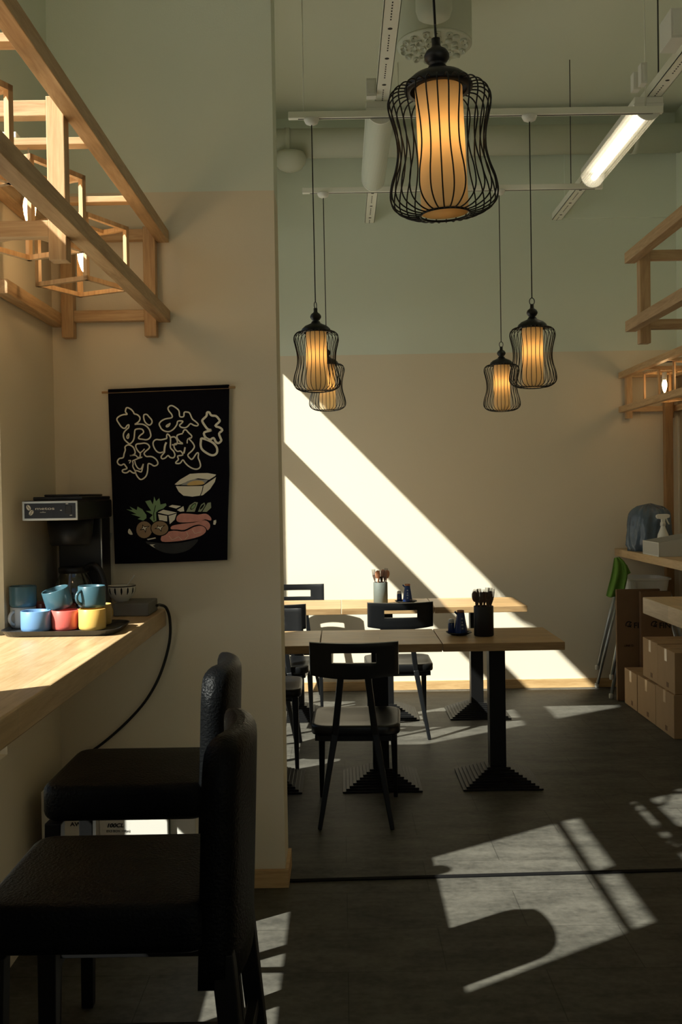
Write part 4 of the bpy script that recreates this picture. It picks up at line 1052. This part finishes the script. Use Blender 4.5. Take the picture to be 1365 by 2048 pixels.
# two stacked high chairs
def make_highchair(label):
    """origin on the floor under the seat; seat opens towards -y"""
    t = thing('high_chair', label, 'high chair', (0, 0, 0), 'stacked white high chairs')
    L = [[(x, y, .56) for x, y in rr(.25, .24, .05)], [(x, y, .565) for x, y in rr(.29, .28, .06)], [(x, y, .70) for x, y in rr(.33, .32, .07)], [(x, y, .70) for x, y in rr(.36, .35, .08)], [(x, y, .714) for x, y in rr(.36, .35, .08)], [(x, y, .714) for x, y in rr(.318, .308, .065)], [(x, y, .58) for x, y in rr(.275, .265, .055)]]
    MB().loft(L, smooth=False).build('seat_shell', M['white'], t, bevel=.004)
    for sx in (-1, 1):
        for sy in (-1, 1):
            a, b = Vector((sx*.150, sy*.145, .62)), Vector((sx*.285, sy*.2, .012))
            g = MB().tube([a, b], .0125, 12).build('leg', M['alu'], t)
            MB().lathe([(0, -.012), (.014, -.012), (.0155, -.004), (.0155, .02), (.0125, .024)], b, 12).build('foot', M['foot'], g)
    return t
f1 = atz(1224, 1397, 0); 
hx, hyy = 2.195, 7.3
hc = make_highchair('lower silver-legged high chair of the stacked pair by the far wall'); hc.location = (hx, 7.315, .001)
EXPAND = [c for c in hc.children]
h2c = dup(hc, (hx+.004, 7.315, .137), None, 'upper high chair of the stacked pair, its legs raised off the floor')
# towel over the back of the upper chair
mb = MB(); nu, nv = 14, 12; top = at(1243, 1118, 7.2); 
pts_l = {}
EL = crom([(x, y, 0) for x, y in ((1229, 1116), (1226, 1135), (1222, 1155), (1217, 1175), (1213, 1191))], 4)
ER = crom([(x, y, 0) for x, y in ((1238, 1114), (1250, 1126), (1254, 1148), (1249, 1176), (1243, 1198))], 4)
nu = len(EL)-1
for i in range(nu+1):
    u = i/nu
    for j in range(nv+1):
        v = j/nv; q = EL[i].lerp(ER[i], v)
        pts_l[i, j] = at(q.x, q.y + 2.0*math.sin(v*8)*u, 7.112 - .02*(v-.5) + .016*math.sin(v*10+1.2*u)*(.35+u) - .03*(1-u)**2*v)
for i in range(nu+1):
    for j in range(nv+1): mb.add([pts_l[i, j]])
K = nv+1; N0 = (nu+1)*K
for i in range(nu+1):
    for j in range(nv+1): mb.add([pts_l[i, j] + Vector((.010, .008, -.002))])
for i in range(nu):
    for j in range(nv):
        a, b, c, d = i*K+j, i*K+j+1, (i+1)*K+j+1, (i+1)*K+j
        mb.face((a, b, c, d), True); mb.face((N0+a, N0+d, N0+c, N0+b), True)
rim = [(i, 0) for i in range(nu+1)] + [(nu, j) for j in range(1, nv+1)] + [(i, nv) for i in range(nu-1, -1, -1)] + [(0, j) for j in range(nv-1, 0, -1)]
for p_, q_ in zip(rim, rim[1:]+rim[:1]):
    a, b = p_[0]*K+p_[1], q_[0]*K+q_[1]; mb.face((a, N0+a, N0+b, b))
fl = [(1244, 1119), (1255, 1130), (1262.5, 1146), (1255, 1150), (1247, 1140)]
mb.prism([at(x, y, 7.095) for x, y in fl], (0, .012, 0))
tag(mb.build('towel', M['towel'], None, world=True), 'bright green towel hung over the stacked high chairs', 'towel')

# on the far right counter
def bag():
    mb = MB(); n, k = 96, 18; L = []
    c = Vector((2.215, 7.17, 1.0505)); rng = random.Random(4)
    for i in range(k+1):
        z = i/k; r = .150*(1-.06*z)*math.sqrt(max(.0, 1-max(0, (z-.62)/.38)**2.6)) + .012
        if z < .06: r *= .9
        loop = []
        for j in range(n):
            a = 2*PI*j/n
            f = 1 + .045*(1-abs(math.sin(a*4+z*1.6+1))*2) + .03*(1-2*abs(math.sin(a*7.5-z*2.2))) + .10*(noise.noise(Vector((math.cos(a)*1.7, math.sin(a)*1.7, z*1.4)))) 
            loop.append(c + Vector((r*f*math.cos(a), .85*r*f*math.sin(a), z*.335 + .012*noise.noise(Vector((math.cos(a)*3, math.sin(a)*3, z*3)))*(z > .05))))
        L.append(loop)
    mb.loft(L, smooth=True)
    return mb
t = thing('plastic_bag', 'bulging blue-grey plastic bag on the far right counter', 'bag', (2.215, 7.17, 1.0505))
bag().build('bag_body', M['bag'], t, world=True)
ty0, ty1 = 6.5, 6.84
tx0, tx1 = 2.065, 2.42
t = thing('open_tray', 'pale grey open box tray standing on the far right counter', 'tray', ((tx0+tx1)/2, (ty0+ty1)/2, 1.0505))
z0_ = 1.0508
MB().box((tx0, ty0, z0_), (tx1, ty1, z0_+.006)).build('bottom', M['acrylic'], t, world=True)
MB().box((tx0, ty0, z0_+.006), (tx0+.006, ty1, z0_+.092)).build('end_wall', M['acrylic'], t, world=True, bevel=.001)
MB().hexa([(tx0+.006, ty0, z0_+.006), (tx1, ty0, z0_+.006), (tx1, ty0+.006, z0_+.006), (tx0+.006, ty0+.006, z0_+.006), (tx0+.006, ty0, z0_+.092), (tx1, ty0, z0_+.14), (tx1, ty0+.006, z0_+.14), (tx0+.006, ty0+.006, z0_+.092)]).build('side_wall', M['acrylic'], t, world=True)
MB().hexa([(tx0+.006, ty1-.006, z0_+.006), (tx1, ty1-.006, z0_+.006), (tx1, ty1, z0_+.006), (tx0+.006, ty1, z0_+.006), (tx0+.006, ty1-.006, z0_+.092), (tx1, ty1-.006, z0_+.15), (tx1, ty1, z0_+.15), (tx0+.006, ty1, z0_+.092)]).build('side_wall', M['acrylic'], t, world=True)
mb = MB()
for a_, b_ in (((tx0-.001, ty0), (tx0, ty0+.008)), ((tx0-.001, ty1-.008), (tx0, ty1))): mb.box((a_[0], a_[1], z0_), (b_[0], b_[1], z0_+.092))
mb.box((tx0-.001, ty0+.008, z0_), (tx0, ty1-.008, z0_+.006)); mb.box((tx0-.001, ty0+.008, z0_+.087), (tx0, ty1-.008, z0_+.092))
mb.build('bright_edge', M['white'], t, world=True)
sb = at(1327, 1060, 6.92)
t = thing('spray_bottle', 'white spray bottle beside the blue-grey bag', 'bottle', (sb.x, 6.92, 1.0505))
MB().lathe([(0, 0), (.038, 0), (.041, .006), (.041, .09), (.036, .125), (.022, .160), (.0155, .178), (.0155, .19), (0, .19)], n=28).build('bottle_body', M['white'], t)
MB().lathe([(.018, .186), (.018, .208), (.014, .212), (0, .212)], n=20).build('collar', M['white'], t)
MB().prism([(-.046, -.011, .262), (-.048, -.011, .247), (-.038, -.011, .236), (-.012, -.011, .232), (-.012, -.011, .21), (.013, -.011, .21), (.014, -.011, .234), (.045, -.011, .244), (.047, -.011, .262), (.030, -.011, .268), (-.030, -.011, .268)], (0, .022, 0)).build('spray_head', M['white'], t, bevel=.003)
MB().prism([(.016, -.005, .24), (.026, -.005, .24), (.034, -.005, .218), (.046, -.005, .196), (.038, -.005, .194), (.026, -.005, .212)], (0, .010, 0)).build('trigger', M['white'], t, bevel=.002)
MB().prism([(.002, -.042, .055), (.026, -.0338, .055), (.026, -.0338, .085), (.002, -.042, .085)], (0, .002, 0)).build('label_mark', plain('violet_label', (.30, .24, .32), .6), t) if False else None

# hanging scroll on the right wall
XS = XR-.012
def ws(Y, Z, d=0): return Vector((XS-d, Y, Z))
t = thing('hanging_scroll', 'white cloth scroll with black brush characters on the right wall', 'scroll', (XS, 7.0, 1.62))
y0s, y1s = 6.62, 7.40
MB().prism([ws(y0s, 1.63), ws(y1s, 1.64), ws(y1s-.02, 1.9), ws(y1s-.03, 1.99), ws(y0s, 1.99)], (.004, 0, 0)).build('cloth', M['bank'], t, world=True)
MB().prism([ws(y0s, 1.985, .001), ws(y1s-.03, 1.985, .001), ws(y1s-.012, 2.06, .001), ws(y0s, 2.06, .001)], (.006, 0, 0)).build('dark_header', M['navy'], t, world=True)
MB().box((XS-.0012, y0s, 1.975), (XS-.0005, y1s-.03, 1.99)).build('red_band', M['print_red'], t, world=True)
MB().tube([ws(y0s, 1.632, .002), ws(y1s+.004, 1.638, .002)], .006, 8).build('edge_rod', M['black'], t, world=True)
MB().tube([ws(y1s, 1.64, .002), ws(y1s-.018, 1.9, .002), ws(y1s-.028, 1.985, .002)], .005, 8).build('side_edge', M['black'], t, world=True)
rng = random.Random(12); mb = MB()
for col in range(3):
    yc = 7.19-col*.19
    for row in range(4):
        zc_ = 1.94-row*.085
        for k in range(4):
            a = rng.uniform(-.5, .5) + (PI/2 if k % 2 else 0); l = rng.uniform(.03, .05); w = rng.uniform(.012, .02)
            c = ws(yc+rng.uniform(-.035, .035), zc_+rng.uniform(-.025, .025), .0016); d = Vector((0, math.cos(a)*l, math.sin(a)*l)); nn = Vector((0, -math.sin(a)*w/2, math.cos(a)*w/2))
            mb.poly([c-d, c-d*.4+nn, c+d*.6+nn*1.2, c+d, c+d*.5-nn, c-d*.5-nn*.8])
mb.build('brush_characters', M['ink'], t, world=True)
MB().box((0, 0, 0), (1, 1, 1)) if False else None
rp = at(1323, 722, 6.95)
tag(MB().tube([(rp.x, 6.95, rp.z), (XR-.002, 6.95, rp.z)], .011, 10).build('black_rod', M['black'], None, world=True), 'short black rod sticking out of the right wall inside the far pine frame', 'rod')

# ------------------------------------------------------------------ light
sl = bpy.data.lights.new('sun', 'SUN'); sl.energy = SUN_E; sl.angle = R(.6); sl.color = (1.0, .96, .88)
so = bpy.data.objects.new('sun', sl); COL.objects.link(so)
so.rotation_euler = SUN.normalized().to_track_quat('-Z', 'Y').to_euler(); so.location = (-6, -3, 7)
w = bpy.data.worlds.new('sky'); SC.world = w; w.use_nodes = True
nt = w.node_tree; bg = nt.nodes['Background']
sk = nt.nodes.new('ShaderNodeTexSky'); sk.sky_type = 'NISHITA'; sk.sun_disc = False
sk.sun_elevation = math.asin(-SUN.normalized().z); sk.sun_rotation = math.atan2(-SUN.x, -SUN.y); sk.altitude = 50; sk.dust_density = 2.5
nt.links.new(sk.outputs[0], bg.inputs['Color']); bg.inputs['Strength'].default_value = SKY_E
SC.view_settings.view_transform = 'Standard'; SC.view_settings.look = 'None'; SC.view_settings.gamma = 1; SC.view_settings.exposure = EXPO
SC.view_settings.use_curve_mapping = False
SC.cycles.use_denoising = True; SC.cycles.max_bounces = 12; SC.cycles.diffuse_bounces = 6; SC.cycles.transparent_max_bounces = 24
SC.cycles.sample_clamp_indirect = 6
